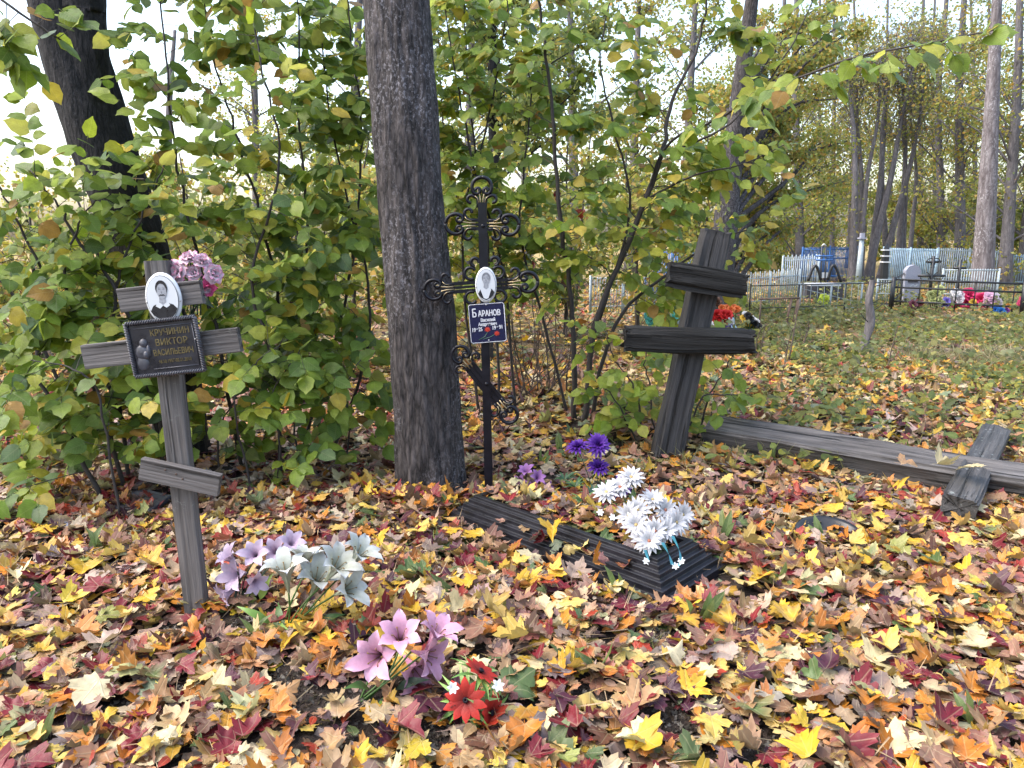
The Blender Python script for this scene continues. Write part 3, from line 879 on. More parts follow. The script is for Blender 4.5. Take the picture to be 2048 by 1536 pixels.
shrub('hazel_shrub', 'spreading green shrub reaching in front of the leaning dark trunk', [
    st((330, 900), (260, 640), (150, 470), (110, 400), (60, 340), Y=4.45, start=.25, every=.075),
    st((300, 900), (180, 700), (90, 560), (30, 430), (-30, 330), Y=4.5, start=.18),
    st((250, 890), (230, 720), (235, 560), (290, 420), (330, 330), Y=4.5, start=.24, every=.075),
    st((200, 900), (90, 780), (10, 700), (-80, 660), Y=4.2, start=.18),
    st((240, 880), (150, 640), (130, 560), (150, 460), (190, 400), Y=4.4, start=.15),
    st((180, 890), (60, 640), (-40, 520), (-120, 420), Y=5.2, start=.18),
    st((220, 900), (200, 800), (150, 740), (60, 720), Y=3.9, start=.3, r=(.008, .003)),
    st((-160, 900), (-150, 500), (-130, 100), (-60, -30), (60, 40), (120, 80), Y=4.0, start=.8, every=.09),
    ], 300, WL)
shrub('hazel_shrub', 'leafy shrub with upright stems just behind the thick trunk and iron cross', [
    st((1000, 790), (985, 560), (945, 320), (905, 120), (880, -60), Y=6.3, start=.28),
    st((1030, 790), (1010, 560), (960, 360), (935, 160), (925, -60), Y=6.5, start=.28),
    st((960, 800), (930, 600), (930, 420), (980, 230), (1010, 40), (1020, -60), Y=6.4, start=.28),
    st((920, 800), (900, 560), (890, 330), (880, 120), (870, -60), Y=6.8, start=.2),
    ], 260, WR, smin=.062, smax=.118)
shrub('hazel_shrub', 'forked shrub with dark stems between iron cross and leaning log cross', [
    st((1150, 795), (1145, 640), (1120, 430), (1105, 230), (1085, 60), (1075, -60), Y=6.0, start=.3, r=(.024, .007)),
    st((1170, 795), (1190, 650), (1260, 480), (1320, 320), (1345, 200), (1395, 90), (1420, -40), Y=5.9, start=.35, r=(.026, .007)),
    st((1180, 790), (1230, 650), (1330, 550), (1440, 480), (1530, 450), Y=6.0, start=.45, r=(.018, .004), every=.075),
    st((1140, 790), (1080, 620), (1040, 470), (1050, 330), (1060, 160), (1010, 40), Y=6.3, start=.35, r=(.014, .004)),
    st((1250, 500, 5.9), (1330, 300, 5.85), (1430, 240, 5.2), (1540, 180, 4.6), (1700, 118, 4.0), (1850, 88, 3.7), (1990, 60, 3.5), ground=False, name='branch', start=.35, r=(.012, .003), bl=(.12, .32), droop=.16, every=.10),
    st((1200, 640, 5.95), (1260, 420), (1230, 260), (1200, 120), (1230, -40), Y=6.1, ground=False, name='branch', start=.25, r=(.012, .004)),
    st((1320, 310, 5.9), (1440, 260), (1530, 170), (1600, 60), (1640, -40), Y=5.7, ground=False, name='branch', start=.15, r=(.010, .003), bl=(.2, .45)),
    st((1290, 400, 5.9), (1390, 350), (1480, 330), (1570, 290), Y=5.6, ground=False, name='branch', start=.15, r=(.009, .003), bl=(.2, .4)),
    ], 300, WR, smin=.062, smax=.118, hang=.9)
shrub('shrub_sprout', 'low sprouting shrub with pale green leaves around foot of log cross', [
    st((1290, 850), (1270, 780), (1230, 720), (1210, 660), Y=5.55, start=.2, r=(.008, .003), bl=(.2, .42)),
    st((1310, 850), (1300, 780), (1290, 720), (1310, 650), Y=5.7, start=.2, r=(.008, .003), bl=(.2, .4)),
    st((1390, 850), (1420, 790), (1450, 740), (1470, 700), Y=5.5, start=.2, r=(.008, .003), bl=(.2, .4)),
    st((1370, 850), (1400, 800), (1450, 790), (1490, 790), Y=5.3, start=.2, r=(.008, .003), bl=(.15, .3)),
    st((1280, 850), (1230, 800), (1190, 760), Y=5.45, start=.2, r=(.008, .003), bl=(.15, .3)),
    ], 200, [.03, .10, .24, .34, .2, .06, .02, .01], gap=.05, smin=.065, smax=.11)
shrub('maple_seedling', 'lime green maple seedling at the edge of the wood floor', [
    st((20, 960), (18, 900), (10, 850), Y=4.6, start=.3, r=(.006, .003), bl=(.12, .25), every=.05),
    ], 40, [0, 0, .1, .5, .4, 0, 0, 0], gap=.05, smin=.08, smax=.13, cat='seedling', shapes=MAPLE)

ORD = 'first second third fourth fifth sixth seventh eighth ninth tenth eleventh twelfth thirteenth fourteenth'.split()
def rank(v, vals): return ORD[sorted(vals).index(v)]
# ------------------------------------------------------------------ trees and thickets further back
FARP = np.array([[0.22, 0.28, 0.05], [0.30, 0.32, 0.06], [0.16, 0.23, 0.05], [0.40, 0.34, 0.06], [0.46, 0.30, 0.05], [0.11, 0.17, 0.045], [0.30, 0.16, 0.04]])
def far_tree(name, label, base, top, r0, crown, nleaf, wk, group=None, m=None, limbs=16, lsize=(.06, .1), curve=0.3, cat='tree', twigs=3, flare=.6, clump=.35, low=False, tlen=1.0):
    """tapered trunk, limbs reaching to clumps, leaves round the clumps. crown: (centre, radii)"""
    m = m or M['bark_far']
    root = thing(name, base, label, cat, group)
    base, top = Vector(base), Vector(top)
    H = (top - base).length
    mid = base.lerp(top, .5) + Vector((random.gauss(0, curve * .2), random.gauss(0, curve * .2), 0))
    P = smooth_pts([base - Vector((0, 0, .2)), base.lerp(mid, .5), mid, mid.lerp(top, .5) + Vector((random.gauss(0, curve * .1), 0, 0)), top], 4)
    g = G()
    n = len(P)
    g.tube(P, [r0 * (1 - .75 * i / (n - 1)) * (1 + flare * math.exp(-i * 1.2)) for i in range(n)], 9 if r0 > .08 else 6)
    g.build('trunk', m, root)
    c, rd = Vector(crown[0]), Vector(crown[1])
    g = G(); tips = []; segs = []
    for i in range(limbs):
        while True:
            q = Vector((random.uniform(-1, 1), random.uniform(-1, 1), random.uniform(-1, 1)))
            if q.length < 1: break
        tip = c + Vector((q.x * rd.x, q.y * rd.y, q.z * rd.z))
        zt = tip.z - random.uniform(.25, .6) * abs((Vector((tip.x, tip.y, 0)) - Vector((base.x, base.y, 0))).length) - .2
        f = min(max((zt - base.z) / max(top.z - base.z, .1), .06), .97)
        s = P[int(f * (n - 1))]
        md = s.lerp(tip, .5) + Vector((random.gauss(0, .12), random.gauss(0, .12), random.uniform(0, .25))) * (tip - s).length * .5
        rl = r0 * .28 * (1 - .6 * f) * min(1, .4 + (tip - s).length * .25)
        LP = smooth_pts([s, md, tip], 4)
        g.tube(LP, [max(.004, rl * (1 - .85 * k / (len(LP) - 1))) for k in range(len(LP))], 4, cap=False)
        tips.append(tip); segs.append((LP[len(LP) // 2], tip))
        for k in range(twigs):
            a = LP[random.randint(3, len(LP) - 1)]
            b = a + Vector((random.gauss(0, 1), random.gauss(0, 1), random.uniform(-.1, 1.2))).normalized() * random.uniform(.3, .9) * max(.5, clump * 2) * tlen
            g.tube([a, a.lerp(b, .5) + Vector((0, 0, .04)), b], [.006 + r0 * .02, .005, .003], 3, cap=False)
            tips.append(b); segs.append((a, b))
    if limbs: g.build('branches', m, root)
    if nleaf:
        A_ = np.array([tuple(a) for a, b in segs]); B_ = np.array([tuple(b) for a, b in segs])
        wt = rng.gamma(1.2, 1.0, len(segs)); ii = rng.choice(len(segs), nleaf, p=wt / wt.sum()); ff = rng.uniform(.1, 1.05, nleaf)[:, None]
        T = A_[ii] * (1 - ff) + B_[ii] * ff + rng.normal(0, clump * .42, (nleaf, 3)) * [1, 1, .7]
        if not low: T = T[T[:, 2] > .35]
        else: T = T[T[:, 2] > .08]
        k = len(T)
        D = rng.normal(0, 1, (k, 3)); D[:, 2] -= .6
        N = rng.normal(0, .7, (k, 3)); N[:, 2] += .6
        cc = FARP[rng.choice(len(FARP), k, p=np.array(wk) / sum(wk))] * rng.uniform(.75, 1.25, (k, 1))
        b = batch(QUAD, rng.integers(0, 6, k), frames(D, N), T - np.array(base), rng.uniform(*lsize, k), cc)
        tag(link('crown', arrays_mesh('crown', *b, mats=[M['far_leaf']]), root), kind='stuff')
    return root

def gz(x, y): return Vector((x, y, float(hgt(x, y))))
WG = [.34, .22, .22, .10, .05, .06, .01]
WY = [.24, .28, .10, .2, .12, .03, .03]
WD = [.2, .1, .3, .04, .02, .33, .01]
def px_base(px, Yd):
    x = at(px, 600, Yd).x
    return gz(x, Yd)

# distinct mid-distance trees
b = px_base(1432, 13.0)
far_tree('linden_tree', 'dark leaning linden trunk with yellow green crown behind the log cross', b, at(1530, -200, 13.0), .26, (at(1585, 170, 15.0), (1.6, 1.0, 3.2)), 20000, WY, m=M['bark'], limbs=44, lsize=(.05, .085), clump=.26, twigs=4)
b = px_base(1000, 11.5)
far_tree('linden_tree', 'dark straight trunk seen through leaves above the iron cross', b, at(1008, -200, 11.5), .13, (at(1060, 60, 12.0), (2.2, 1.3, 1.6)), 9000, WD, m=M['bark_dark'], limbs=26, lsize=(.06, .1), clump=.3)
b = px_base(1962, 19.0)
far_tree('pine_tree', 'tall pale peeling trunk rising above the fenced graves', b, at(2000, -160, 19.0), .27, (at(2000, -300, 19), (1.5, 1.5, 1.2)), 1500, WY, m=M['bark_pale'], limbs=10, flare=.15)
# clump of thin stems behind the fences
CL = [(1702, 1690), (1712, 1760), (1718, 1715), (1728, 1830), (1735, 1790), (1752, 1850), (1772, 1765), (1790, 1800), (1800, 1790), (1812, 1835)]
for j, (pb, pt) in enumerate(CL):
    Yd = 23 + .25 * j
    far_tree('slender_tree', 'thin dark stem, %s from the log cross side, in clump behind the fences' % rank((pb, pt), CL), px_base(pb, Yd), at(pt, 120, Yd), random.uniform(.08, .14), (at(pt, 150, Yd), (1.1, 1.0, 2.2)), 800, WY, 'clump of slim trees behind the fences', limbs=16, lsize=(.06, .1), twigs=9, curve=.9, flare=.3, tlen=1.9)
FT = [(1880, 1892, 27, .2), (1918, 1945, 25, .24), (2005, 2035, 22, .24), (2040, 2075, 26, .22), (1660, 1665, 30, .13), (1640, 1650, 33, .12), (1600, 1605, 24, .2), (1835, 1850, 32, .16), (1945, 1940, 34, .15), (1985, 1975, 36, .15), (1780, 1770, 38, .14), (1690, 1700, 36, .14), (1865, 1870, 40, .15)]
for j, (pb, pt, Yd, r) in enumerate(FT):
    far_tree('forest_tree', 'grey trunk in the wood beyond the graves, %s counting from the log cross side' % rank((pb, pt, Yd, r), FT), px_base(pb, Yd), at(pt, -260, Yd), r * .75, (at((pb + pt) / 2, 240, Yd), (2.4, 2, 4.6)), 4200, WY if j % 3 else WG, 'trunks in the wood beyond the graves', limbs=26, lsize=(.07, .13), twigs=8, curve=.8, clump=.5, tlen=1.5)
# understorey thickets: light yellow green foliage behind the shrubs
TH = [(60, 9.5, 1.5, 2.1), (260, 8.5, 1.3, 2.2), (420, 10.5, 1.7, 2.6), (560, 8.2, 1.2, 2.3), (700, 9.6, 1.5, 2.7), (830, 12.5, 1.9, 3.4), (980, 9.2, 1.2, 2.6), (1130, 11.5, 1.7, 3.0), (1280, 10.2, 1.2, 2.6), (1390, 15.0, 1.6, 3.8), (300, 15, 2.6, 3.6), (640, 16, 2.6, 4.0), (1150, 17, 2.6, 4.6)]
for j, (px, Yd, rx, hh) in enumerate(TH):
    b = px_base(px, Yd)
    far_tree('thicket_bush', 'yellow green thicket bush behind the near shrubs, %s counting from the leaning trunk side' % rank((px, Yd, rx, hh), TH), b, b + Vector((random.gauss(0, .3), 0, hh)), .035, (b + Vector((0, 0, hh * .58)), (rx, 1.0, hh * .42)), int(1700 * rx), WG if j % 2 else WY, 'bushes of the thicket', M['twig'], 34, (.06, .11), cat='bush', twigs=2, flare=.2, clump=.26)
UB = [(1500, 26, 2.2, 2.6), (1600, 34, 3, 4.0), (1720, 38, 4, 4.4), (1850, 32, 3, 3.4), (1990, 28, 2.6, 3.2), (2080, 30, 3, 4.0), (1920, 42, 4, 5.0), (1640, 48, 5, 6.0), (1790, 52, 5, 6), (1960, 54, 6, 7), (1500, 50, 6, 7), (2120, 48, 5, 7)]
for j, (px, Yd, rx, hh) in enumerate(UB):
    b = px_base(px, Yd)
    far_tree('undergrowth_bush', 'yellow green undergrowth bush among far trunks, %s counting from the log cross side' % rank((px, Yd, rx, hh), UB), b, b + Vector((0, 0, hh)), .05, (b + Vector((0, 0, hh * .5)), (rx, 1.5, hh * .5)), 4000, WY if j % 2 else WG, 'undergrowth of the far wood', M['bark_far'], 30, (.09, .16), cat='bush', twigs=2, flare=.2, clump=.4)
# trees far behind the shrubs, centre and left
DT = [(-60, -90, 24, .2), (330, 350, 26, .22), (520, 500, 30, .2), (700, 730, 22, .2), (930, 950, 26, .22), (1150, 1130, 24, .2), (1260, 1290, 30, .22), (1360, 1400, 27, .2), (1480, 1500, 34, .22), (1050, 1060, 34, .2), (1560, 1570, 40, .22)]
for j, (pb, pt, Yd, r) in enumerate(DT):
    low_sky = pb < 400
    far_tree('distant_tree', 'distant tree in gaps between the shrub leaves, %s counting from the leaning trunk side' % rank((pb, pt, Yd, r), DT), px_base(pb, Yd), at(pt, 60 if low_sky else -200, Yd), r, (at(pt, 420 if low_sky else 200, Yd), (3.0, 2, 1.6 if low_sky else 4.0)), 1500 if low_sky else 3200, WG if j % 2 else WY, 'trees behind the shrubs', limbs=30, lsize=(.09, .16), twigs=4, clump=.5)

# ------------------------------------------------------------------ weathered beams
def beam(name, p0, p1, w, d, m, parent, front=Vector((0, -1, 0)), rough=0.004, round_=0.12, ragged=0.0, seed=0, taper=1.0, bow=0.0, n=28):
    """a hewn beam from p0 to p1, w across (seen from front), d deep; grain runs along its own z"""
    p0, p1 = Vector(p0), Vector(p1)
    z = (p1 - p0); L = z.length; z.normalize()
    y = -(front - z * front.dot(z)).normalized()
    x = y.cross(z)
    rows = max(6, int(L / 0.025))
    V, F = [], []
    k = 2 / max(round_ * 2, 0.02)
    pw = 2.0 / (2 + 10 * (1 - min(1, round_ * 2)))
    for i in range(rows + 1):
        t = i / rows
        for j in range(n):
            q = 2 * PI * j / n
            c, s = math.cos(q), math.sin(q)
            cx = math.copysign(abs(c) ** pw, c); cy = math.copysign(abs(s) ** pw, s)
            sc = 1 + (taper - 1) * t
            nn = noise.noise(Vector((cx * 4 + seed, cy * 4, t * L * 1.4))) + 0.7 * noise.noise(Vector((cx * 13 + seed, cy * 13, t * L * 2.2)))
            e = rough * nn
            zz = t * L
            if ragged and (i == 0 or i == rows): zz += (1 if i else -1) * ragged * noise.noise(Vector((cx * 5, cy * 5, seed + i)))
            if ragged and (i in (1, rows - 1)): e -= ragged * .12
            V.append((cx * (w / 2 * sc + e), cy * (d / 2 * sc + e) + bow * math.sin(PI * t), zz))
    for i in range(rows):
        for j in range(n):
            j2 = (j + 1) % n
            F.append((i * n + j, i * n + j2, (i + 1) * n + j2, (i + 1) * n + j))
    for i, s in ((0, 1), (rows, -1)):
        V.append((0, 0, (i / rows) * L + s * ragged * .3)); c = len(V) - 1
        for j in range(n):
            j2 = (j + 1) % n
            F.append((i * n + j2, i * n + j, c) if i == 0 else (i * n + j, i * n + j2, c))
    me = bpy.data.meshes.new(name)
    me.from_pydata(V, [], F); me.materials.append(m)
    me.polygons.foreach_set('use_smooth', np.ones(len(F), bool))
    try: me.set_sharp_from_angle(angle=R(38))
    except Exception: pass
    o = link(name, me, parent)
    mw = Matrix((x, y, z)).transposed().to_4x4()
    mw.translation = p0 - base_of(parent)
    o.matrix_basis = mw
    return o

def flat_poly(pts, mw, depth=0.0):
    return [mw @ Vector((a, depth, b)) for a, b in pts]

def disc(mw, rx, rz, depth, n=40, dome=0.004, rim=0.0):
    """an upright domed oval facing -y in frame mw"""
    g = G(); vs, fs = [], []
    for k, (s, dy) in enumerate([(1.0, 0.006), (1.0, 0), (0.9, -dome * .5), (0.5, -dome), ]):
        vs += [mw @ Vector((rx * s * math.cos(2 * PI * j / n), depth + dy, rz * s * math.sin(2 * PI * j / n))) for j in range(n)]
    vs.append(mw @ Vector((0, depth - dome * 1.05, 0)))
    for k in range(3):
        for j in range(n):
            j2 = (j + 1) % n
            fs.append((k * n + j, k * n + j2, (k + 1) * n + j2, (k + 1) * n + j))
    for j in range(n): fs.append((3 * n + j, 3 * n + (j + 1) % n, 4 * n))
    fs.append(tuple(reversed(range(n))))
    return g.add(vs, fs)

def ell(cx, cz, rx, rz, n=24, a0=0, a1=2 * PI):
    return [(cx + rx * math.cos(a0 + (a1 - a0) * j / n), cz + rz * math.sin(a0 + (a1 - a0) * j / n)) for j in range(n + (0 if a1 - a0 >= 2 * PI - .01 else 1))]

def text_part(body, mw, size, m, parent, sx=1.0, bold=0.0, name='lettering', depth=0.0, ext=0.0006):
    cu = bpy.data.curves.new('lettering', 'FONT')
    cu.body = body; cu.size = size; cu.align_x = 'CENTER'; cu.align_y = 'CENTER'; cu.extrude = ext
    o = bpy.data.objects.new('lettering_curve', cu); col.objects.link(o)
    bpy.context.view_layer.update()
    me = bpy.data.meshes.new_from_object(o.evaluated_get(bpy.context.evaluated_depsgraph_get()))
    bpy.data.objects.remove(o)
    off = base_of(parent)
    V = [v.co.copy() for v in me.vertices]; F = [tuple(p.vertices) for p in me.polygons]
    bpy.data.meshes.remove(me)
    g = G()
    for k, (ax, az) in enumerate(((0, 0),) if bold == 0 else ((-bold, -bold * .5), (bold, -bold * .5), (0, bold * .5))):
        g.add([mw @ Vector((v.x * sx + ax, depth - v.z - k * .00015, v.y + az)) for v in V], F)
    return g.build(name, m, parent, smooth=False)

def facing(loc, yaw=0.0, roll=0.0, lean=0.0):
    """a frame whose x-z plane faces the viewer side (-y)"""
    return Matrix.Translation(loc) @ Matrix.Rotation(yaw, 4, 'Z') @ Matrix.Rotation(lean, 4, 'X') @ Matrix.Rotation(roll, 4, 'Y')

def portrait(parent, mw, rx, rz, moustache, name='portrait_medallion'):
    med = disc(mw, rx, rz, 0.0, 44, 0.006).build(name, M['enamel'], parent)
    med['label'] = 'white oval medallion with a black and white portrait photograph'
    s = rz / 0.085
    def layer(nm, polys, m, dp):
        g = G()
        for p in polys:
            v = flat_poly([(a * s, b * s) for a, b in p], mw, dp)
            c = sum(v, Vector()) / len(v)
            g.add(v + [c], [(i, (i + 1) % len(v), len(v)) for i in range(len(v))])
        return g.build(nm, m, med, smooth=False)
    k = rx / s
    layer('outline', [ell(0, 0, k * .88, .076)], M['print_dark'], -.0066)
    layer('photo_ground', [ell(0, 0, k * .86, .0745)], M['enamel'], -.0072)
    layer('jacket', [[(-k * .74, -.040), (-k * .55, -.022), (-.012, -.013), (.012, -.013), (k * .55, -.020), (k * .76, -.034), (k * .62, -.050), (k * .42, -.062), (0, -.0715), (-k * .42, -.062), (-k * .62, -.052)]], M['print_dark'], -.0078)
    layer('shirt', [[(-.020, -.012), (.018, -.012), (.024, -.022), (.010, -.030 if moustache else -.062), (0, -.022 if moustache else -.066), (-.012, -.032 if moustache else -.062), (-.026, -.024)]], M['enamel'], -.0083)
    layer('neck', [[(-.010, .004), (.010, .004), (.012, -.012), (0, -.021), (-.012, -.012)]], M['print_grey'], -.0086)
    layer('hair', [ell(.001, .034, .0205, .026)], M['print_mid'] if not moustache else M['print_dark'], -.0088)
    layer('face', [ell(.001, .024, .0165, .025)], M['print_grey'], -.0092)
    feats = [ell(-.006, .031, .0042, .0016, 10), ell(.008, .031, .0042, .0016, 10), ell(.001, .020, .0022, .0045, 10)]
    feats += [[(-.010, .0355), (-.003, .0368), (-.003, .0352), (-.010, .0340)], [(.004, .0368), (.012, .0355), (.012, .0340), (.004, .0352)]]
    if not moustache: feats.append(ell(.001, .0105, .006, .0013, 10))
    layer('features', feats, M['print_mid'], -.0096)
    if moustache: layer('moustache', [[(-.011, .009), (-.004, .0145), (.001, .0135), (.006, .0145), (.013, .009), (.008, .0105), (.001, .0095), (-.006, .0105)]], M['print_dark'], -.0098)
    for sx in (-1, 1):
        disc(mw @ Matrix.Translation((sx * rx * .93, -.004, -rz * .12)), .003, .003, 0, 10, .002).build('screw', M['screw'], med)
    return med

# ------------------------------------------------------------------ grey three-bar wooden cross
YW = 3.02
wb = on(393, 1238)
YW = wb.y
A = at(398, 1250, YW); A.z = wb.z - .12
B = at(316, 521, YW + .03)
wc = thing('wooden_cross', wb, 'leaning grey plank cross with slanted foot bar, oval portrait and black plaque', 'grave cross')
beam('post', A, B, .088, .05, M['wood_plank'], wc, rough=.0012, round_=.04, seed=3)
dz = (B - A).normalized()
def wpt(px, py, dy=0.0): return at(px, py, YW + dy)
ob = -.038
beam('upper_bar', wpt(241, 601, ob), wpt(405, 583, ob), .088, .032, M['wood_plank'], wc, rough=.0012, round_=.04, seed=9)
beam('main_bar', wpt(170, 714, ob), wpt(480, 679, ob), .092, .034, M['wood_plank'], wc, rough=.0018, round_=.05, seed=14)
beam('foot_bar', wpt(283, 936, ob), wpt(440, 970, ob), .088, .032, M['wood_plank'], wc, rough=.0012, round_=.05, seed=21)
for a, b in ((365, 958), (352, 948), (330, 940)):
    q = wpt(a, b, ob - .018); disc(facing(q), .004, .004, 0, 10, .002).build('nail', M['rust'], wc)
mw = facing(wpt(327, 597, ob - .03), yaw=R(-4), roll=R(-3))
portrait(wc, mw, .069, .095, True)
# plaque
mw = facing(wpt(331, 694, ob - .034), yaw=R(-4), roll=R(-6.5))
PWd, PHt = .270, .200
pq = G()
def wbox(g, mw, x0, x1, y0, y1, z0, z1):
    v = [mw @ Vector(p) for p in [(x0,y0,z0),(x1,y0,z0),(x1,y1,z0),(x0,y1,z0),(x0,y0,z1),(x1,y0,z1),(x1,y1,z1),(x0,y1,z1)]]
    return g.add(v, [(3,2,1,0),(4,5,6,7),(0,1,5,4),(1,2,6,5),(2,3,7,6),(3,0,4,7)])
wbox(pq, mw, -PWd/2, PWd/2, 0, .012, -PHt/2, PHt/2)
plq = pq.build('name_plaque', M['plaque'], wc, smooth=False)
plq['label'] = 'black plaque with rope edge, gilt lettering and praying figure relief'
def rope(mw, x0, z0, x1, z1, r, parent):
    g = G(); L = math.hypot(x1 - x0, z1 - z0); n = int(L / .0095)
    ux, uz = (x1 - x0) / L, (z1 - z0) / L
    g.tube([mw @ Vector((x0, -.002, z0)), mw @ Vector((x1, -.002, z1))], r * .8, 8)
    for i in range(n):
        s = (i + .5) / n * L; c = Vector((x0 + ux * s, -.002, z0 + uz * s))
        a = Vector((ux * .006 - uz * r, 0, uz * .006 + ux * r)); b = Vector((0, -r * .95, 0))
        pts = [mw @ (c - a * 1.0), mw @ (c - a * .4 + b * .9), mw @ (c + a * .4 + b * .9), mw @ (c + a)]
        g.tube(pts, [.0016, .0028, .0028, .0016], 5)
    g.build('rope_edge', M['relief'], parent)
for q in ((-PWd/2, -PHt/2, PWd/2, -PHt/2), (-PWd/2, PHt/2, PWd/2, PHt/2), (-PWd/2, -PHt/2, -PWd/2, PHt/2), (PWd/2, -PHt/2, PWd/2, PHt/2)):
    rope(mw, *q, .009, plq)
g = G()
for q in ((-.115, .078, .118, .078), (.118, .078, .118, -.078), (-.06, -.078, .118, -.078)):
    g.tube([mw @ Vector((q[0], -.001, q[1])), mw @ Vector((q[2], -.001, q[3]))], .0022, 5)
g.build('inner_line', M['relief'], plq)
text_part('КРУЧИНИН', mw @ Matrix.Translation((.028, 0, .055)), .033, M['gilt'], plq, .84, .0008, depth=-.001)
text_part('ВИКТОР', mw @ Matrix.Translation((.028, 0, .018)), .034, M['gilt'], plq, .92, .0008, depth=-.001)
text_part('ВАСИЛЬЕВИЧ', mw @ Matrix.Translation((.028, 0, -.020)), .031, M['gilt'], plq, .74, .0008, depth=-.001)
text_part('18.10.1957-02.01.2010', mw @ Matrix.Translation((.028, 0, -.053)), .018, M['gilt'], plq, .78, .0003, depth=-.001)
# relief: bowed figure with clasped hands
def blob(mw, cx, cz, rx, rz, ry, n=12):
    g = G(); vs, fs = [], []
    for i in range(5):
        t = i / 4 * PI / 2
        vs += [mw @ Vector((cx + rx * math.cos(t) * math.cos(2*PI*j/n), -ry * math.sin(t), cz + rz * math.cos(t) * math.sin(2*PI*j/n))) for j in range(n)]
    for i in range(4):
        for j in range(n):
            j2 = (j + 1) % n
            fs.append((i*n+j, i*n+j2, (i+1)*n+j2, (i+1)*n+j))
    return g.add(vs, fs)
g = blob(mw, -.082, .022, .016, .018, .010)
for q in ((-.094, -.012, .026, .030, .009), (-.078, -.022, .012, .018, .012), (-.066, -.008, .008, .024, .010), (-.098, -.052, .024, .030, .007)):
    h = blob(mw, *q); g.add(h.v, h.f)
g.build('figure_relief', M['relief'], plq)
disc(mw @ Matrix.Translation((.122, -.004, .018)), .0035, .0035, 0, 10, .003).build('screw', M['screw'], plq)

# ------------------------------------------------------------------ artificial flowers
def petal(g, o, d, up, L, W, c0, c1, bend=0.0, cup=0.0, prof=(.35, .8, 1.0, .75, .12), ruffle=0.0, share=None, back=0.0, cp=1.0):
    """one petal from o along d; bend curls the tip towards -up; returns nothing. share: index of a common root vertex"""
    d = Vector(d).normalized(); up = Vector(up); up = (up - d * up.dot(d)).normalized(); s = d.cross(up)
    n = len(prof); vs, cs, fs = [], [], []
    ph = random.uniform(0, 6)
    for i in range(n):
        t = (i + .6) / (n - .4)
        ang = bend * t * t
        c = Vector(o) + d * L * (t * math.cos(ang * .6)) - up * L * t * math.sin(ang) * .7 + up * back * L * t
        w = W * prof[i] * .5
        for q in (-1, 0, 1):
            rf = ruffle * L * math.sin(ph + q * 2.2 + i * 1.9) * t
            vs.append(c + s * w * q + up * (cup * w * abs(q) + rf))
            k = (t if q else t * .85) ** cp
            cs.append(tuple(c0[j] * (1 - k) + c1[j] * k for j in range(3)))
    for i in range(n - 1):
        for q in range(2):
            a = i * 3 + q
            fs.append((a, a + 1, a + 4, a + 3))
    k = len(g.v)
    g.add(vs, fs, cs)
    if share is None:
        g.add([o], [], [c0]); share = len(g.v) - 1
    g.f += [(share, k + 1, k), (share, k + 2, k + 1)]
    return g

def around(d, k, n, spread, off=0.0):
    """direction k of n leaning out from axis d by angle spread"""
    d = Vector(d).normalized(); a = d.orthogonal().normalized(); b = d.cross(a)
    q = 2 * PI * k / n + off
    o = a * math.cos(q) + b * math.sin(q)
    return (d * math.cos(spread) + o * math.sin(spread)), o

def joined_flower(parent, p, d, layers, name='flower', centre=None, ruf=0.0, cp=1.0):
    g = G(); g.add([p], [], [layers[0][4]]);
    for (n, L, W, spread, c0, c1, bend, cup) in layers:
        off = random.uniform(0, 6)
        for k in range(n):
            v, o = around(d, k, n, spread + random.gauss(0, .06), off + random.gauss(0, .05))
            petal(g, p, v, Vector(d) * 1.0 - o * .2, L * random.uniform(.9, 1.08), W, c0, c1, bend, cup, ruffle=ruf, share=0, cp=cp)
    f = g.build(name, M['petal'], parent)
    if centre:
        r, c, h = centre
        h_ = G(); vs, fs, n = [], [], 10
        D = Vector(d).normalized(); a = D.orthogonal().normalized(); b = D.cross(a)
        for i in range(4):
            t = i / 3 * PI / 2
            vs += [Vector(p) + (a * math.cos(2*PI*j/n) + b * math.sin(2*PI*j/n)) * r * math.cos(t) * random.uniform(.85, 1.1) + D * (h * math.sin(t) + .002) for j in range(n)]
        for i in range(3):
            for j in range(n):
                j2 = (j + 1) % n
                fs.append((i*n+j, i*n+j2, (i+1)*n+j2, (i+1)*n+j))
        h_.add(vs, fs, c).build('flower_centre', M['petal'], f)
    return f

def petal_flower(parent, p, d, n, L, W, spread, c0, c1, bend, cup, name='flower', ruffle=0.0, prof=(.35, .8, 1.0, .75, .12), back=0.0):
    """a flower whose petals are pieces of their own"""
    f = thing(name, Vector(p) - base_of(parent), None, None); f.parent = parent
    off = random.uniform(0, 6)
    for k in range(n):
        v, o = around(d, k, n, spread + random.gauss(0, .05), off)
        g = G(); petal(g, Vector(p) + o * .002, v, Vector(d) - o * .2, L * random.uniform(.93, 1.06), W, c0, c1, bend, cup, prof, ruffle, back=back)
        g.build('petal', M['petal'], f)
    return f

def stem(parent, a, b, r=.003, c=(.05, .09, .03), sag=.02, name='flower_stem'):
    a, b = Vector(a), Vector(b)
    m = a.lerp(b, .5) + Vector((random.gauss(0, sag), random.gauss(0, sag), sag * .5))
    G().tube(smooth_pts([a, m, b], 5), r, 5, c).build(name, M['plastic_leaf'], parent)

def leafp(parent, p, d, up, L, W, c, bend=.6, name='leaf', prof=(.3, .75, 1.0, .8, .4, .05)):
    g = G(); petal(g, p, d, up, L, W, tuple(x * .8 for x in c), c, bend, .25, prof)
    return g.build(name, M['plastic_leaf'], parent)

